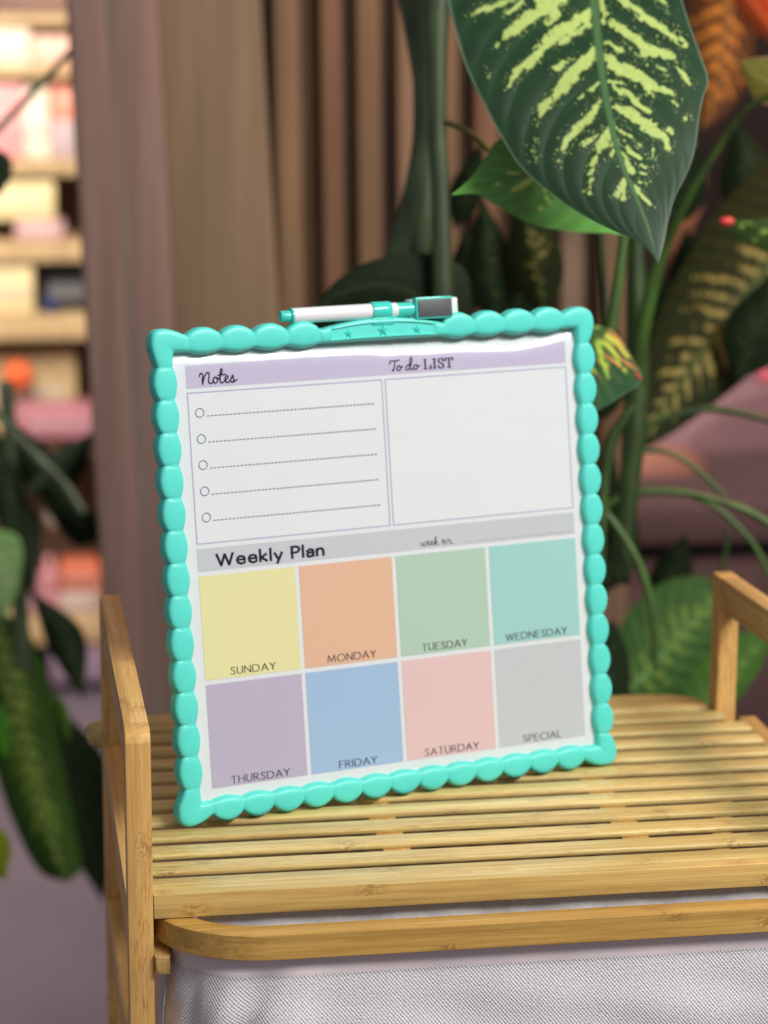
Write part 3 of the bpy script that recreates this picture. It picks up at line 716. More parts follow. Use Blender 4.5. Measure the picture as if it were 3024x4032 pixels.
def hero_blot(X, Y, t, s_, ph, fr_):
    x, y = (X-1600)*1.165, Y*1.165
    d = strokes_mask(hero_st, x, y, 1.0, 1.0)
    # fine speckles near the streaks
    sp = vnoise(x/7, y/7, 9)+.35*vnoise(x/3.5, y/3.5, 11)
    near = strokes_mask(hero_st, x, y, .3)
    hol = vnoise(x/6+40, y/6, 21)*.6+vnoise(x/14, y/14, 22)*.4
    d = d-np.clip((hol-.62)*60, 0, 14)
    m1 = np.clip(d/6+.5, 0, 1); m2 = np.clip((sp-1.02)*8, 0, 1)*((near > -30) & (near < 4))
    up = streaky(.75, .8, 3)(X, Y, t, s_, ph, fr_)*(y < -40)
    return np.maximum(np.maximum(m1, m2*.9), up)
HL = leaf_mat('hero_leaf', (.017, .045, .019), (.49, .62, .18), (.075, .16, .06), .30, (.30, .40, .28))
leaf(plant, 'leaf', Z7([(740, -520), (800, -300), (842, -100), (862, 0), (884, 220), (908, 400), (938, 560), (962, 660), (1000, 780), (1055, 910), (1110, 1050), (1155, 1212)]),
     Z7([(740, -520), (420, -470), (230, -330), (180, -130), (190, 0), (225, 150), (275, 310), (345, 460), (430, 620), (520, 760), (640, 870), (780, 970), (930, 1050), (1060, 1105), (1120, 1160), (1155, 1212)]),
     Z7([(740, -520), (1000, -440), (1160, -300), (1235, -120), (1266, 0), (1300, 110), (1350, 250), (1386, 365), (1362, 450), (1345, 540), (1325, 680), (1290, 790), (1235, 900), (1205, 1000), (1180, 1120), (1155, 1212)]),
     162, 150, HL, 420, 301, 1.8, .065, 15, hero_blot, 1, -1.5, 'large dark green leaf streaked with yellow-green, hanging tip down', .26, .03)
SLm = leaf_mat('small_leaf', (.12, .33, .06), (.72, .90, .2), (.12, .26, .07), .3, (.2, .34, .1))
sm_st = [[(570, 830, 10), (530, 850, 16), (490, 875, 7)], [(470, 790, 5), (520, 800, 8), (555, 805, 6)], [(630, 875, 6), (640, 905, 10), (660, 930, 7)], [(415, 843, 4), (425, 846, 3)], [(610, 955, 4), (616, 957, 3)]]
leaf(plant, 'leaf', Z7([(1050, 760), (850, 740), (560, 800), (400, 830), (205, 895)]), Z7([(1050, 760), (1060, 1050), (900, 1068), (720, 1058), (560, 1022), (400, 935), (320, 890), (205, 895)]),
     Z7([(1050, 760), (900, 600), (640, 560), (425, 640), (370, 715), (290, 820), (205, 895)]), 168, 157, SLm, 120, 61, 1.0, .07, 9,
     lambda X, Y, t, s_, ph, fr_: np.clip(strokes_mask(sm_st, (X-1600)*1.165, Y*1.165, .6)/4+.5, 0, 1), 2, 0, 'smaller mid green leaf behind the big leaf', .3, .03)
Z6 = lambda P: pts_from(P, 1.229, 2200, 1000)
bk_st = [[(185, 415, 16), (205, 500, 16), (228, 560, 9), (240, 600, 5)], [(205, 430, 14), (240, 440, 16), (280, 500, 10), (296, 530, 9)], [(235, 400, 16), (285, 430, 14), (335, 500, 8)], [(318, 555, 8), (322, 572, 6)], [(180, 355, 8), (230, 370, 12)], [(170, 560, 5), (178, 575, 4)], [(235, 520, 4), (238, 540, 4)], [(150, 500, 10), (150, 620, 6)]]
BLm = leaf_mat('half_hidden_leaf', (.022, .075, .028), (.36, .55, .07), (.04, .10, .02), .3, (.3, .35, .3))  # dark green leaf with yellow-green blotches
leaf(plant, 'leaf', Z6([(245, 358), (170, 400), (110, 500), (70, 640), (30, 830)]), Z6([(245, 358), (150, 345), (50, 400), (-20, 560), (0, 740), (30, 830)]),
     Z6([(245, 358), (310, 430), (365, 520), (402, 612), (300, 690), (190, 755), (100, 800), (30, 830)]), 172, 163, BLm, 110, 61, 1.0, .15, 10,
     lambda X, Y, t, s_, ph, fr_: np.clip(strokes_mask(bk_st, (X-2200)*1.229, (Y-1000)*1.229, .4, .6)/4+.5, 0, 1), 3, 0, 'half hidden leaf just behind the upper right corner of the board', .25, .06)
tube('leaf_edge_blush', [at(*Z6([(366, 575)])[0], 167), at(*Z6([(385, 592)])[0], 167), at(*Z6([(400, 612)])[0], 167)], [.06, .13, .05], plain('red_edge', (.62, .05, .04), .4), plant, 8, 8)
# canes and leaf stalks
def stalkmat(name, c):
    s = NT(name, .4, c); f = s.noise(s.mapped(s.coords(), (1, 1, .3)), 55, 3)
    s.base(s.ramp(f, [(.3, tuple(x*.55 for x in c)), (.55, c), (.75, tuple(min(1, x*1.6) for x in c))])); return s.m
SD = stalkmat('dark_cane', (.055, .085, .032)); SG = stalkmat('green_stalk', (.055, .12, .018)); SO = stalkmat('olive_stalk', (.20, .20, .03)); SM = stalkmat('mid_stalk', (.032, .065, .010))
def stalk(name, P, D, r, mat, par=None, lab=None, seg=14):
    n = len(P); Ds = np.linspace(D[0], D[1], n) if isinstance(D, tuple) else [D]*n
    o = tube(name, [at(x, y, d) for (x, y), d in zip(P, Ds)], r, mat, par or plant, 40, seg)
    if lab: o['label'] = lab
    return o
stalk('cane', [(1625, -150), (1668, 100), (1690, 320), (1690, 560), (1655, 800), (1605, 1000), (1560, 1150), (1520, 1500)], 188, [1.7, 1.55, 1.25, 1.3, 1.5, 1.7, 1.9, 1.9], SD)
stalk('cane', [(1728, -150), (1722, 200), (1722, 500), (1735, 800), (1742, 1100), (1745, 1500)], 184, [1.1, .8, .7, .7, .75, .8], SD)
stalk('leaf_stalk', [(1745, 480), (1800, 498), (1860, 530), (1930, 595), (1990, 660)], 168, [.2, .22, .2, .2], SO)
stalk('leaf_stalk', [(2352, 700), (2362, 900), (2385, 1290)], 178, [.2, .24, .26], SM)
stalk('leaf_stalk', [(2480, 650), (2455, 950), (2420, 1200), (2400, 1320)], 176, [.3, .38, .42, .45], SG)
stalk('cane', [(2530, 600), (2505, 1000), (2510, 1400), (2498, 1700), (2480, 1900), (2440, 2300)], 192, [.6, .7, .95, .95, .8, .8], SM)
stalk('leaf_stalk', [(3100, 340), (2952, 420), (2884, 497), (2816, 601), (2726, 746), (2658, 881), (2604, 1000), (2530, 1300), (2500, 1500)], (178, 190), [.22, .2, .24, .28, .36, .5, .6, .7], SG)
stalk('cane', [(2490, 1600), (2455, 1650), (2405, 1740), (2385, 1850), (2372, 1980), (2360, 2300)], 186, [.3, .42, .5, .42, .4], SM)
stalk('leaf_stalk', [(2500, 1720), (2600, 1650), (2770, 1612), (2900, 1622), (3060, 1662)], 200, [.3, .3, .32, .3], SM)
stalk('leaf_stalk', [(2500, 1775), (2620, 1780), (2720, 1830), (2800, 1900), (2860, 1960)], 196, [.2, .2, .2, .18], SG)
stalk('leaf_stalk', [(2370, 2010), (2450, 1955), (2560, 1935), (2700, 1940), (2840, 1975), (2960, 2020), (3070, 2090)], 192, [.25, .36, .3, .28, .3, .3], SG)
stalk('leaf_stalk', [(2720, 1950), (2820, 2000), (2920, 2090), (2990, 2180), (3060, 2330)], 198, [.2, .24, .22, .2], SG)
stalk('leaf_stalk', [(2380, 2010), (2440, 2090), (2510, 2210), (2560, 2360), (2575, 2500), (2585, 2640)], 190, [.26, .3, .34, .34, .3, .25], SG)
stalk('leaf_stalk', [(2860, 2080), (2862, 2150), (2840, 2230), (2805, 2300)], 200, [.16, .18, .16], SM)
# blurred leaves of the same plant
DKm = leaf_mat('dark_leaf', (.012, .022, .008), (.05, .08, .03), (.03, .05, .02), .35)
GDm = leaf_mat('gold_streaked_leaf', (.016, .022, .006), (.30, .25, .07), (.06, .085, .02), .4)
ORm = leaf_mat('orange_lit_leaf', (.045, .022, .008), (.36, .17, .03), (.12, .10, .03), .4)
LGm = leaf_mat('light_green_leaf', (.034, .088, .020), (.15, .25, .04), (.14, .28, .07), .3)
leaf(plant, 'leaf', [(1860, 1330), (1680, 1180), (1500, 1120), (1330, 1160), (1190, 1270)], [(1860, 1330), (1700, 1450), (1450, 1450), (1250, 1380), (1190, 1270)],
     [(1860, 1330), (1840, 1080), (1700, 1000), (1500, 1015), (1330, 1100), (1190, 1270)], 186, 182, DKm, 60, 31, 2, .1, 12, None, 4)
leaf(plant, 'leaf', [(3330, 640), (3024, 1049), (2800, 1340), (2660, 1540), (2475, 1800)], [(3330, 640), (3050, 640), (2850, 800), (2680, 1060), (2560, 1320), (2500, 1560), (2475, 1800)],
     [(3330, 640), (3330, 1000), (3150, 1270), (2980, 1450), (2800, 1600), (2640, 1710), (2475, 1800)], 226, 216, GDm, 160, 81, 3, .3, 21, streaky(.8, .7, 8, .24), 8, 0, 'dark leaf with dull gold streaks beside the board', .12, .05)
leaf(plant, 'leaf', [(2880, -260), (2862, 0), (2840, 250), (2800, 420), (2760, 520)], [(2880, -260), (2720, -150), (2690, 60), (2720, 300), (2740, 430), (2760, 520)],
     [(2880, -260), (2990, -80), (2975, 120), (2950, 300), (2880, 430), (2760, 520)], 250, 244, ORm, 100, 51, 2, .2, 11, streaky(.95, .9, 12, .30), 9, 0, 'orange lit leaf behind the big leaf')
leaf(plant, 'leaf', [(3160, 330), (3060, 330), (2985, 300), (2912, 240)], [(3160, 330), (3060, 410), (2985, 400), (2940, 330), (2912, 240)], [(3160, 330), (3080, 230), (3000, 225), (2912, 240)], 184, 182,
     leaf_mat('olive_leaf', (.11, .10, .015), (.2, .2, .04), (.2, .2, .05), .35, (.8, .3, .25)), 40, 21, .6, .08, 9, None, 3)
leaf(plant, 'leaf', [(3250, 930), (3080, 910), (2960, 885), (2845, 868)], [(3250, 930), (3150, 1010), (3000, 985), (2900, 930), (2845, 868)], [(3250, 930), (3120, 850), (3000, 862), (2845, 868)], 186, 182,
     leaf_mat('deep_green_leaf', (.025, .05, .01), (.28, .4, .08), (.05, .1, .02), .35), 50, 31, .6, .08, 9, streaky(.8, .2, 4, .2), 3)
leaf(plant, 'leaf', [(2585, 1130), (2640, 920), (2690, 720), (2720, 520)], [(2585, 1130), (2575, 910), (2620, 700), (2720, 520)], [(2585, 1130), (2720, 930), (2780, 710), (2720, 520)], 234, 230,
     leaf_mat('peach_leaf', (.26, .11, .06), (.4, .2, .1), (.4, .2, .12)), 40, 21, 1, .1, 8, None, 3, 0, 'leaf-shaped stand-in for orange lit boards behind the tip of the big leaf')  # leaf shape added for background boards, orange light put into its colour
leaf(plant, 'leaf', [(2850, -160), (2930, -40), (3000, 60), (3100, 190)], [(2850, -160), (2890, 20), (2970, 130), (3100, 190)], [(2850, -160), (3040, -80), (3110, 60), (3100, 190)], 232, 226,
     leaf_mat('red_orange_leaf', (.20, .035, .01), (.6, .15, .03), (.5, .12, .03)), 40, 21, 1, .15, 8, None, 3, 0, 'red orange leaf in the upper right corner')
def ball(name, c, r, mat, parent=None, sq=(1, 1, 1)):
    bm = bmesh.new(); bmesh.ops.create_uvsphere(bm, u_segments=24, v_segments=14, radius=1)
    for v in bm.verts: v.co = Vector(((c[0]+v.co.x*r*sq[0])*S, (c[1]+v.co.y*r*sq[1])*S, (c[2]+v.co.z*r*sq[2])*S))
    return bmobj(name, bm, mat, parent)
ball('flower_bud', at(2862, 872, 180), .42, plain('red_bud', (.75, .06, .06), .4), plant, (1.4, 1, .8))
leaf(plant, 'leaf', [(2420, 2760), (2560, 2640), (2680, 2500), (2800, 2380), (2860, 2300)], [(2420, 2760), (2405, 2600), (2470, 2420), (2600, 2300), (2740, 2268), (2860, 2300)],
     [(2420, 2760), (2560, 2880), (2760, 2760), (2880, 2600), (2910, 2430), (2860, 2300)], 218, 222, LGm, 100, 61, 1.5, .2, 11, streaky(.6, .6, 21, .26), 10, 0, 'light green leaf low on the right behind the shelf')
leaf(plant, 'leaf', [(2700, 2900), (2820, 2720), (2960, 2560), (3060, 2440)], [(2700, 2900), (2700, 2700), (2830, 2540), (3060, 2440)], [(2700, 2900), (2860, 2800), (2990, 2640), (3060, 2440)], 206, 208,
     leaf_mat('low_green_leaf', (.05, .12, .02), (.2, .3, .05), (.1, .2, .05), .35), 50, 31, 1, .12, 9, streaky(.5, .3, 5, .2), 10)
leaf(plant, 'leaf', [(2300, 2900), (2360, 2700), (2400, 2560), (2420, 2440)], [(2300, 2900), (2250, 2700), (2310, 2520), (2420, 2440)], [(2300, 2900), (2460, 2800), (2480, 2600), (2420, 2440)], 212, 212, DKm, 40, 21, 1, .1, 9, streaky(.5, .4, 5, .2), 10)
for (mx, my, tx, ty, wd, D_, mt, sd) in ((1960, 1350, 2120, 1000, 90, 216, DKm, 41), (1850, 1250, 1830, 900, 80, 212, DKm, 42), (2560, 1500, 2620, 1100, 110, 228, DKm, 43), (2760, 1250, 2700, 900, 110, 232, DKm, 44), (2990, 900, 2900, 480, 120, 236, DKm, 45), (3040, 1250, 3010, 800, 120, 240, GDm, 46), (2330, 2150, 2420, 1800, 80, 214, DKm, 47), (1790, 900, 1900, 560, 70, 218, DKm, 48), (2110, 900, 2200, 560, 90, 222, GDm, 49), (2600, 2420, 2700, 2100, 90, 232, DKm, 50), (2150, 1260, 2050, 700, 110, 204, GDm, 31), (1960, 1300, 1900, 780, 100, 206, DKm, 33), (2280, 1700, 2420, 1250, 130, 214, DKm, 35), (2900, 1500, 3080, 1050, 130, 218, DKm, 37), (2600, 900, 2760, 560, 110, 216, DKm, 38), (2360, 2350, 2500, 1950, 90, 216, DKm, 39), (2000, 760, 2120, 420, 90, 208, DKm, 40)):
    a = np.array([mx, my], float); b = np.array([tx, ty], float); d_ = b-a; nrm2 = np.array([-d_[1], d_[0]])/np.linalg.norm(d_)
    Lp = [tuple(a), tuple(a+d_*.25+nrm2*wd*.85), tuple(a+d_*.55+nrm2*wd*.9), tuple(b)]
    Rp = [tuple(a), tuple(a+d_*.25-nrm2*wd*.85), tuple(a+d_*.55-nrm2*wd*.9), tuple(b)]
    leaf(plant, 'leaf', [tuple(a), tuple(a+d_*.3), tuple(a+d_*.6), tuple(b)], Lp, Rp, D_, D_-4, mt, 50, 31, 1.5, .15, 12, streaky(.6, .5, sd, .22), sd)

# -- plant on the left, close to the shelf and far out of focus
lplant = tag(empty('leafy_pot_plant', (-22, 75, -74)), 'dark leafy plant with pale spotted leaves left of the shelf', 'plant')
ZL = lambda P: pts_from(P, 1.702, 0, 2300)
SPm = leaf_mat('spotted_leaf', (.022, .055, .006), (.16, .24, .035), (.10, .085, .045), .4)
leaf(lplant, 'leaf', ZL([(-60, 120), (60, 600), (180, 1150), (300, 1600), (450, 2000)]), ZL([(-60, 120), (-160, 600), (-60, 1150), (90, 1600), (260, 1920), (450, 2000)]),
     ZL([(-60, 120), (190, 330), (330, 620), (410, 1150), (510, 1650), (545, 1900), (450, 2000)]), 264, 252, SPm, 120, 51, 3, .3, 18, streaky(.55, .7, 14, .3), 4, 0, 'long drooping leaf with pale green spots')
leaf(lplant, 'leaf', ZL([(250, 700), (420, 1150), (560, 1650), (700, 2140)]), ZL([(250, 700), (300, 1200), (420, 1700), (540, 1900), (700, 2140)]), ZL([(250, 700), (480, 900), (720, 1200), (760, 1700), (700, 2140)]), 276, 270, DKm, 50, 31, 3, .2, 10, None, 4)
leaf(lplant, 'leaf', ZL([(360, 700), (420, 850), (470, 1080)]), ZL([(360, 700), (380, 900), (470, 1080)]), ZL([(360, 700), (460, 860), (470, 1080)]), 230, 230, leaf_mat('bright_leaf', (.04, .10, .008), (.1, .2, .03), (.1, .2, .03)), 30, 17, .5, .1, 8, None, 4)
leaf(lplant, 'leaf', ZL([(-140, 700), (-60, 900), (60, 1180)]), ZL([(-140, 700), (-120, 1050), (60, 1180)]), ZL([(-140, 700), (50, 880), (60, 1180)]), 225, 225, leaf_mat('fresh_leaf', (.03, .13, .006), (.1, .2, .03), (.1, .2, .03)), 30, 17, .5, .1, 8, None, 4)
leaf(lplant, 'leaf', ZL([(-200, 1500), (-80, 1750), (40, 1990)]), ZL([(-200, 1500), (-180, 1850), (40, 1990)]), ZL([(-200, 1500), (60, 1700), (40, 1990)]), 222, 222, leaf_mat('yellowing_leaf', (.13, .15, .006), (.2, .2, .03), (.2, .2, .03)), 30, 17, .5, .1, 8, None, 4)
leaf(lplant, 'leaf', [(-120, 2080), (0, 2240), (20, 2440)], [(-120, 2080), (-110, 2300), (20, 2440)], [(-120, 2080), (70, 2110), (78, 2290), (20, 2440)], 250, 250, leaf_mat('pale_leaf', (.16, .30, .10), (.4, .5, .25), (.3, .4, .2)), 40, 21, .8, .1, 9, streaky(.7, .7, 3, .3), 4)
for P_ in (((0, 1620), (160, 1850), (330, 2080)), ((-60, 1900), (80, 2050), (130, 2380)), ((380, 1690), (250, 1850), (90, 1960)), ((120, 2320), (260, 2520), (330, 2760)), ((-40, 1650), (20, 1900), (60, 2200)), ((390, 2130), (330, 2080), (150, 1960))):
    a, mm, b = [np.array(q, float) for q in P_]; d_ = b-a; nrm2 = np.array([-d_[1], d_[0]])/np.linalg.norm(d_); wd = 75
    leaf(lplant, 'leaf', [tuple(a), tuple(mm), tuple(b)], [tuple(a), tuple(mm+nrm2*wd), tuple(b)], [tuple(a), tuple(mm-nrm2*wd), tuple(b)], 262, 258, DKm, 40, 21, 1.5, .15, 10, streaky(.5, .3, int(a[0])+60, .2), 5)
stalk('leaf_stalk', [(-120, 620), (0, 500), (120, 375), (275, 205), (360, 120)], 246, [.35, .36, .34, .3], SD, lplant)
leaf(lplant, 'leaf', [(-160, 560), (-60, 660), (0, 770)], [(-160, 560), (-120, 760), (0, 770)], [(-160, 560), (20, 600), (48, 690), (0, 770)], 250, 250, DKm, 30, 17, .5, .1, 8, None, 5)
stalk('leaf_stalk', [(-40, 1600), (40, 1690), (110, 1760), (250, 1900), (330, 2020)], 256, [.4, .42, .4], stalkmat('grey_stalk', (.12, .15, .08)), lplant)
stalk('cane', [(20, 1500), (60, 2000), (90, 2600), (120, 3200)], 262, [.8, .9, 1.0], SD, lplant)

# ------------------------------------------------------------------ wooden wall behind
def wood(name, base, contrast=.25):
    s = NT(name, .62, base, .25); co = s.coords()
    st_ = s.noise(s.mapped(co, (75, 75, 2.2)), 1, 5, .7, .5); br = s.noise(s.mapped(co, (14, 14, 1.6)), 1, 3, .5, .8)
    lo = tuple(c*(1-contrast) for c in base); hi = tuple(min(1, c*(1+contrast)) for c in base)
    c = s.ramp(br, [(.3, lo), (.7, hi)]); c = s.mix(.8, c, s.ramp(st_, [(.3, (.66,)*3), (.7, (1.2,)*3)]), 'MULTIPLY')
    s.base(c); s.bump(st_, .25, .001); return s.m
wall = tag(empty('plank_wall', (10, 92, -74)), 'wall of upright brown wooden boards and narrow slats behind the shelf', 'wall')
def plank(x0t, x1t, x0b, x1b, y, th, mat, name='plank', zt=175, zb=-74, yb=1300, lab=None):
    """upright board whose face shows between px x0t..x1t at the picture top and x0b..x1b at row yb, front face at depth y"""
    a0, b0, a1, b1 = ony(x0t, 0, y), ony(x1t, 0, y), ony(x0b, yb, y), ony(x1b, yb, y)
    def ext(p, q, z): f = (z-p[2])/(q[2]-p[2]); return p[0]+(q[0]-p[0])*f
    A, B, Cc, Dd = ext(a0, a1, zb), ext(b0, b1, zb), ext(b0, b1, zt), ext(a0, a1, zt)
    bm = bmesh.new(); vs = [bm.verts.new((x*S, yy*S, z*S)) for yy in (y, y+th) for x, z in ((A, zb), (B, zb), (Cc, zt), (Dd, zt))]
    for f in ((0, 1, 2, 3), (7, 6, 5, 4), (0, 4, 5, 1), (1, 5, 6, 2), (2, 6, 7, 3), (3, 7, 4, 0)): bm.faces.new([vs[i] for i in f])
    bmesh.ops.recalc_face_normals(bm, faces=bm.faces)
    bmesh.ops.bevel(bm, geom=bm.edges[:], offset=.12*S, segments=2, profile=.5, affect='EDGES')
    o = flatshade(bmobj(name, bm, mat, wall)); 
    if lab: o['label'] = lab
    return o
WP = wood('mauve_brown_wood', (.275, .178, .145), .09); WB = wood('beige_brown_wood', (.25, .18, .11), .12)
plank(266, 424, 345, 512, 125, 6, WP, lab='mauve brown post board left of the pale groove')
plank(436, 622, 526, 690, 125, 6, WP, lab='mauve brown post board right of the pale groove')
plank(421, 439, 509, 529, 124.88, 5, wood('groove_grey', (.25, .215, .17), .08), 'groove_strip')
plank(622, 1028, 690, 1102, 128, 4, WB, lab='wide beige brown panel')
WT = [wood('slat_wood_a', (.23, .15, .085), .25), wood('slat_wood_b', (.21, .12, .068), .25), wood('slat_wood_c', (.24, .15, .08), .22), wood('slat_wood_d', (.26, .17, .105), .25)]
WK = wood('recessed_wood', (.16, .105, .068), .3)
fronts = [(1078, 1175), (1262, 1340), (1404, 1494), (1562, 1650), (1716, 1800), (1870, 1958), (2036, 2122), (2214, 2302), (2368, 2482)]
for i, (a, b) in enumerate(fronts):
    sh = 24*(1-i*.16); plank(a, b, a+sh, b+sh, 134, 2.6, WT[i % 4], 'slat')
xs = [1030]+[(fronts[i][1]+fronts[i+1][0])/2 for i in range(len(fronts)-1)]
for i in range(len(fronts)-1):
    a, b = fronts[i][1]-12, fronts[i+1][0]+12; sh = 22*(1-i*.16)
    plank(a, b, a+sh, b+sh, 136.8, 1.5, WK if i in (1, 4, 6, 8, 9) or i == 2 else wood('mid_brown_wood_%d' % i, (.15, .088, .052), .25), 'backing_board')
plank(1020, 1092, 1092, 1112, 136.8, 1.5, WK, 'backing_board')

# ------------------------------------------------------------------ shop behind: floor, back wall, display rack with goods
def slab(name, b, mat, kind='structure'):
    o = box(name, b, mat, None, 0); o['kind'] = kind; return o
fl = slab('floor', (-500, 600, -300, 900, -76, -74), plain('mauve_floor', (.155, .122, .148), .45, .4, 0, .10, 2.5))
slab('back_wall', (-500, 600, 520, 530, -74, 260), plain('dark_back_wall', (.045, .028, .024), .8, .2, 0, .15, 1.5))
YR = 300
def rp(X, Y, y=YR): return ony(X, Y, y)
rack = tag(empty('display_rack', tuple(rp(150, 2400))), 'tan wooden shop display rack with stacked goods, blurred at the left', 'display rack')
TAN = wood('tan_shelf_wood', (.50, .34, .17), .12)
def zpx(Y): return float(rp(150, Y)[2])
xl, xr = float(rp(-420, 1000)[0]), float(rp(560, 1000)[0])
for ya, yb in ((60, 98), (262, 305), (628, 690), (952, 1028), (1240, 1335), (1735, 1790), (2425, 2530)):
    box('shelf_board', (xl, xr, YR-1.5, YR+26, zpx(yb), zpx(ya)), TAN, rack, .2)
box('back_panel', (xl, xr, YR+26.5, YR+28, -74, 130), plain('rack_back', (.20, .12, .09), .7, .3, 0, .2, 4), rack, .1)
for x0 in (xl-3, xr): box('side_panel', (x0, x0+3, YR-2, YR+28, -74, 130), TAN, rack, .2)
box('plinth', (xl, xr, YR, YR+26, -74, zpx(2700)), plain('rack_plinth', (.05, .03, .028), .7), rack, .2)
def srgb(c): return tuple(((x/255)/12.92 if x/255 <= .04045 else ((x/255+.055)/1.055)**2.4) for x in c)
nb_ = [0]
def goods(kind, x0, x1, y0, y1, col, label, cat, dep=10, dy=0, rot=0):
    a, b = rp(x0, y1, YR+dy), rp(x1, y0, YR+dy); nb_[0] += 1
    mt = plain('goods_%d' % nb_[0], srgb(col), .45, .5, 0, .10, 30)
    lo = float(a[2]); x0_, x1_, z1 = float(a[0]), float(b[0]), float(b[2]); r = (x1_-x0_)/2; cx = (x0_+x1_)/2; cyy = YR+dy+max(r, dep/2)
    root = tag(empty(kind, (cx, cyy, lo)), label, cat, {'carton': 'cartons on the display rack', 'bottle': 'bottles on the low rack shelf', 'ball': 'balls on the display rack', 'package': 'packages on the third rack shelf'}.get(cat))
    if kind.endswith('ball'):
        ball('ball_body', (cx, cyy, lo+r), r, mt, root)
    elif kind.endswith('bottle'):
        tube('bottle_body', [(cx, cyy, lo), (cx, cyy, lo+(z1-lo)*.35), (cx, cyy, lo+(z1-lo)*.7), (cx, cyy, lo+(z1-lo)*.8)], [r, r*1.02, r*.98, r*.4], mt, root, 20, 20)
        tube('bottle_cap', [(cx, cyy, lo+(z1-lo)*.8), (cx, cyy, lo+(z1-lo)*.9), (cx, cyy, z1)], [r*.45, r*.45, r*.4], plain('cap_%d' % nb_[0], tuple(min(1, c*1.3) for c in srgb(col)), .4), root, 8, 16)
    else:
        box('box_body', (x0_, x1_, YR+dy, YR+dy+dep, lo, z1), mt, root, min(.6, r*.3), 3)
        box('box_band', (x0_+r*.25, x1_-r*.25, YR+dy-.15, YR+dy+.2, lo+(z1-lo)*.3, lo+(z1-lo)*.62), plain('band_%d' % nb_[0], tuple(min(1, c*.7+.12) for c in srgb(col)), .5), root, .05)
    return root
goods('gift_box', -40, 120, 105, 262, (222, 205, 180), 'cream box on the second shelf from the top of the rack, left end', 'box')
goods('gift_box', 128, 285, 140, 262, (226, 176, 150), 'peach box beside the cream box on the upper rack shelf', 'box')
goods('folded_pouch', -60, 92, 330, 628, (226, 150, 145), 'pink package at the left end of the third rack shelf', 'package')
goods('folded_pouch', 98, 196, 345, 628, (226, 205, 180), 'cream package in the middle of the third rack shelf', 'package')
goods('folded_pouch', 200, 330, 310, 470, (228, 140, 110), 'coral box on top of a lilac box on the third rack shelf', 'package', 10, 2)
goods('gift_box', 200, 330, 470, 628, (175, 150, 150), 'lilac grey box under the coral one on the third rack shelf', 'box', 10, 1)
goods('carton', -70, 215, 715, 870, (228, 205, 150), 'yellow carton lying on a pink one on the fourth rack shelf', 'carton', 14)
goods('carton', 60, 255, 870, 952, (196, 155, 150), 'flat pink carton under the yellow carton on the rack', 'carton', 14)
goods('carton', -70, 132, 1036, 1240, (222, 200, 148), 'square cream carton on the fifth rack shelf', 'carton', 14)
goods('carton', 165, 380, 1040, 1240, (30, 29, 32), 'black block painted in for the dark void beside the cream carton on the fifth rack shelf', 'carton', 14, 4)  # black block added to paint the dark of an empty gap
goods('blue_ball', 168, 232, 1176, 1240, (34, 42, 92), 'small navy ball in front of the black block', 'ball', 3, -1)
goods('carton', -80, 300, 1385, 1735, (184, 160, 116), 'large tan carton on the sixth rack shelf', 'carton', 16, 5)
goods('orange_ball', 15, 130, 1430, 1545, (226, 96, 40), 'bright orange ball in front of the large tan carton', 'ball', 4, -2)
goods('pink_bin', 70, 400, 1600, 1735, (178, 112, 120), 'wide pink bin standing out from the rack below the orange ball', 'bin', 9, -6)
goods('grey_ball', 180, 292, 1990, 2100, (165, 152, 142), 'grey ball above the bottles at the lower left', 'ball', 4, 6)
goods('teal_ball', 320, 402, 2045, 2150, (88, 124, 112), 'dull teal ball beside the grey ball', 'ball', 4, 6)
goods('spray_bottle', 70, 150, 2050, 2425, (182, 140, 145), 'tall dusty pink bottle nearest the left edge on the low rack shelf', 'bottle', 3)
goods('spray_bottle', 160, 235, 2200, 2425, (196, 132, 135), 'shorter rose bottle next to the tall dusty pink one', 'bottle', 3)
goods('toy_box', 240, 395, 2220, 2330, (205, 110, 76), 'orange box on top of a white box on the low rack shelf', 'box', 8)
goods('toy_box', 235, 385, 2330, 2425, (190, 165, 152), 'off-white box under the orange box on the low rack shelf', 'box', 8)
goods('spray_bottle', 392, 446, 2235, 2425, (196, 150, 150), 'pale pink bottle right of the orange box', 'bottle', 3)
goods('basket_box', 200, 420, 2560, 2700, (135, 110, 128), 'lilac crate at the foot of the rack', 'crate', 12, -4)

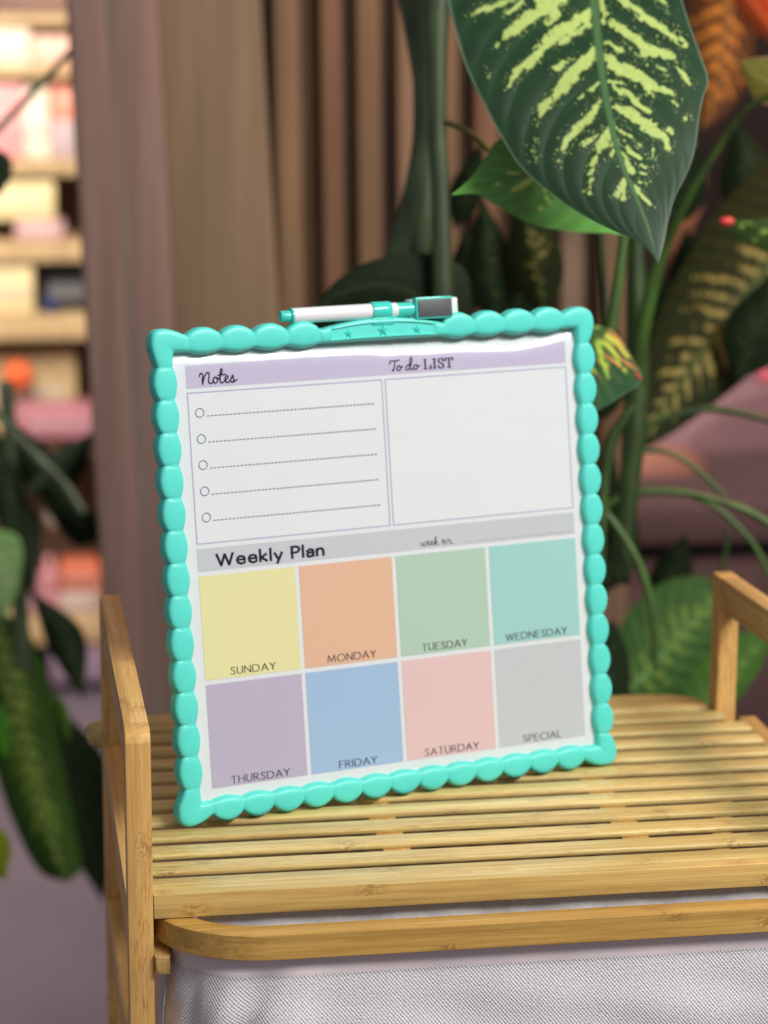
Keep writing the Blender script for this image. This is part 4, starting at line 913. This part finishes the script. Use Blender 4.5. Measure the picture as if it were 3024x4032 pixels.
# ------------------------------------------------------------------ mauve seating on the right behind the plants
sofa = tag(empty('upholstered_bench', tuple(ony(2800, 2500, 175))), 'mauve upholstered bench blurred behind the plants at the right', 'bench')
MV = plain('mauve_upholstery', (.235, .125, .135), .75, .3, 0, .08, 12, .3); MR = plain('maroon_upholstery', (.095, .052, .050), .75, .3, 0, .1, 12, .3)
YS = 175
def sp(X, Y): return ony(X, Y, YS)
zt = float(sp(2700, 2010)[2]); zm = float(sp(2700, 2150)[2]); zl = float(sp(2700, 2215)[2]); X0 = float(sp(2230, 2100)[0]); X1 = X0+120
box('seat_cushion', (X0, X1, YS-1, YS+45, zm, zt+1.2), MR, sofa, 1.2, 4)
box('gap_shade_block', (X0+1, X1, YS+3, YS+44, zl, zm), plain('bench_gap_shade', (.008, .008, .012), .8), sofa, .1)  # near-black block paints the shade in the gap under the seat
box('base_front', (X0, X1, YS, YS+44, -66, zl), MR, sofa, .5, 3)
for fx in (X0+6, X1-6): box('bench_foot', (fx-2, fx+2, YS+3, YS+7, -74, -66), MR, sofa, .2)
# back cushion with sloping top
bm = bmesh.new()
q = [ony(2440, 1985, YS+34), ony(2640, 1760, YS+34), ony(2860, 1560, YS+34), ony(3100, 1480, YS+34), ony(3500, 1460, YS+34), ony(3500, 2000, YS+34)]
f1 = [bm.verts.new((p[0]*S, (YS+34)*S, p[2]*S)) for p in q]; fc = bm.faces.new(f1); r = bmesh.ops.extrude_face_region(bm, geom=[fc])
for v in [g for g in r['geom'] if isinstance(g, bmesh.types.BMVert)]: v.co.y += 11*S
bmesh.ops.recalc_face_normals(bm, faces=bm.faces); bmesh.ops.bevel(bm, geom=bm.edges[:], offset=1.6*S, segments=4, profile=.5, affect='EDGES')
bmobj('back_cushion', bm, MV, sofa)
pl_ = tag(empty('terracotta_cushion', tuple(ony(2620, 1960, YS+20))), 'small terracotta cushion on the mauve bench', 'cushion')
ball('cushion_body', tuple(ony(2620, 1880, YS+20)), 6.2, plain('terracotta_cloth', (.30, .12, .08), .8), pl_, (1, .5, .72))
pk = tag(empty('pink_pompom', tuple(ony(3010, 1495, 150))), 'small bright pink pompom at the right edge', 'pompom')
ball('pompom_body', tuple(ony(3012, 1482, 150)), .95, plain('pink_fluff', (.75, .16, .22), .9), pk)
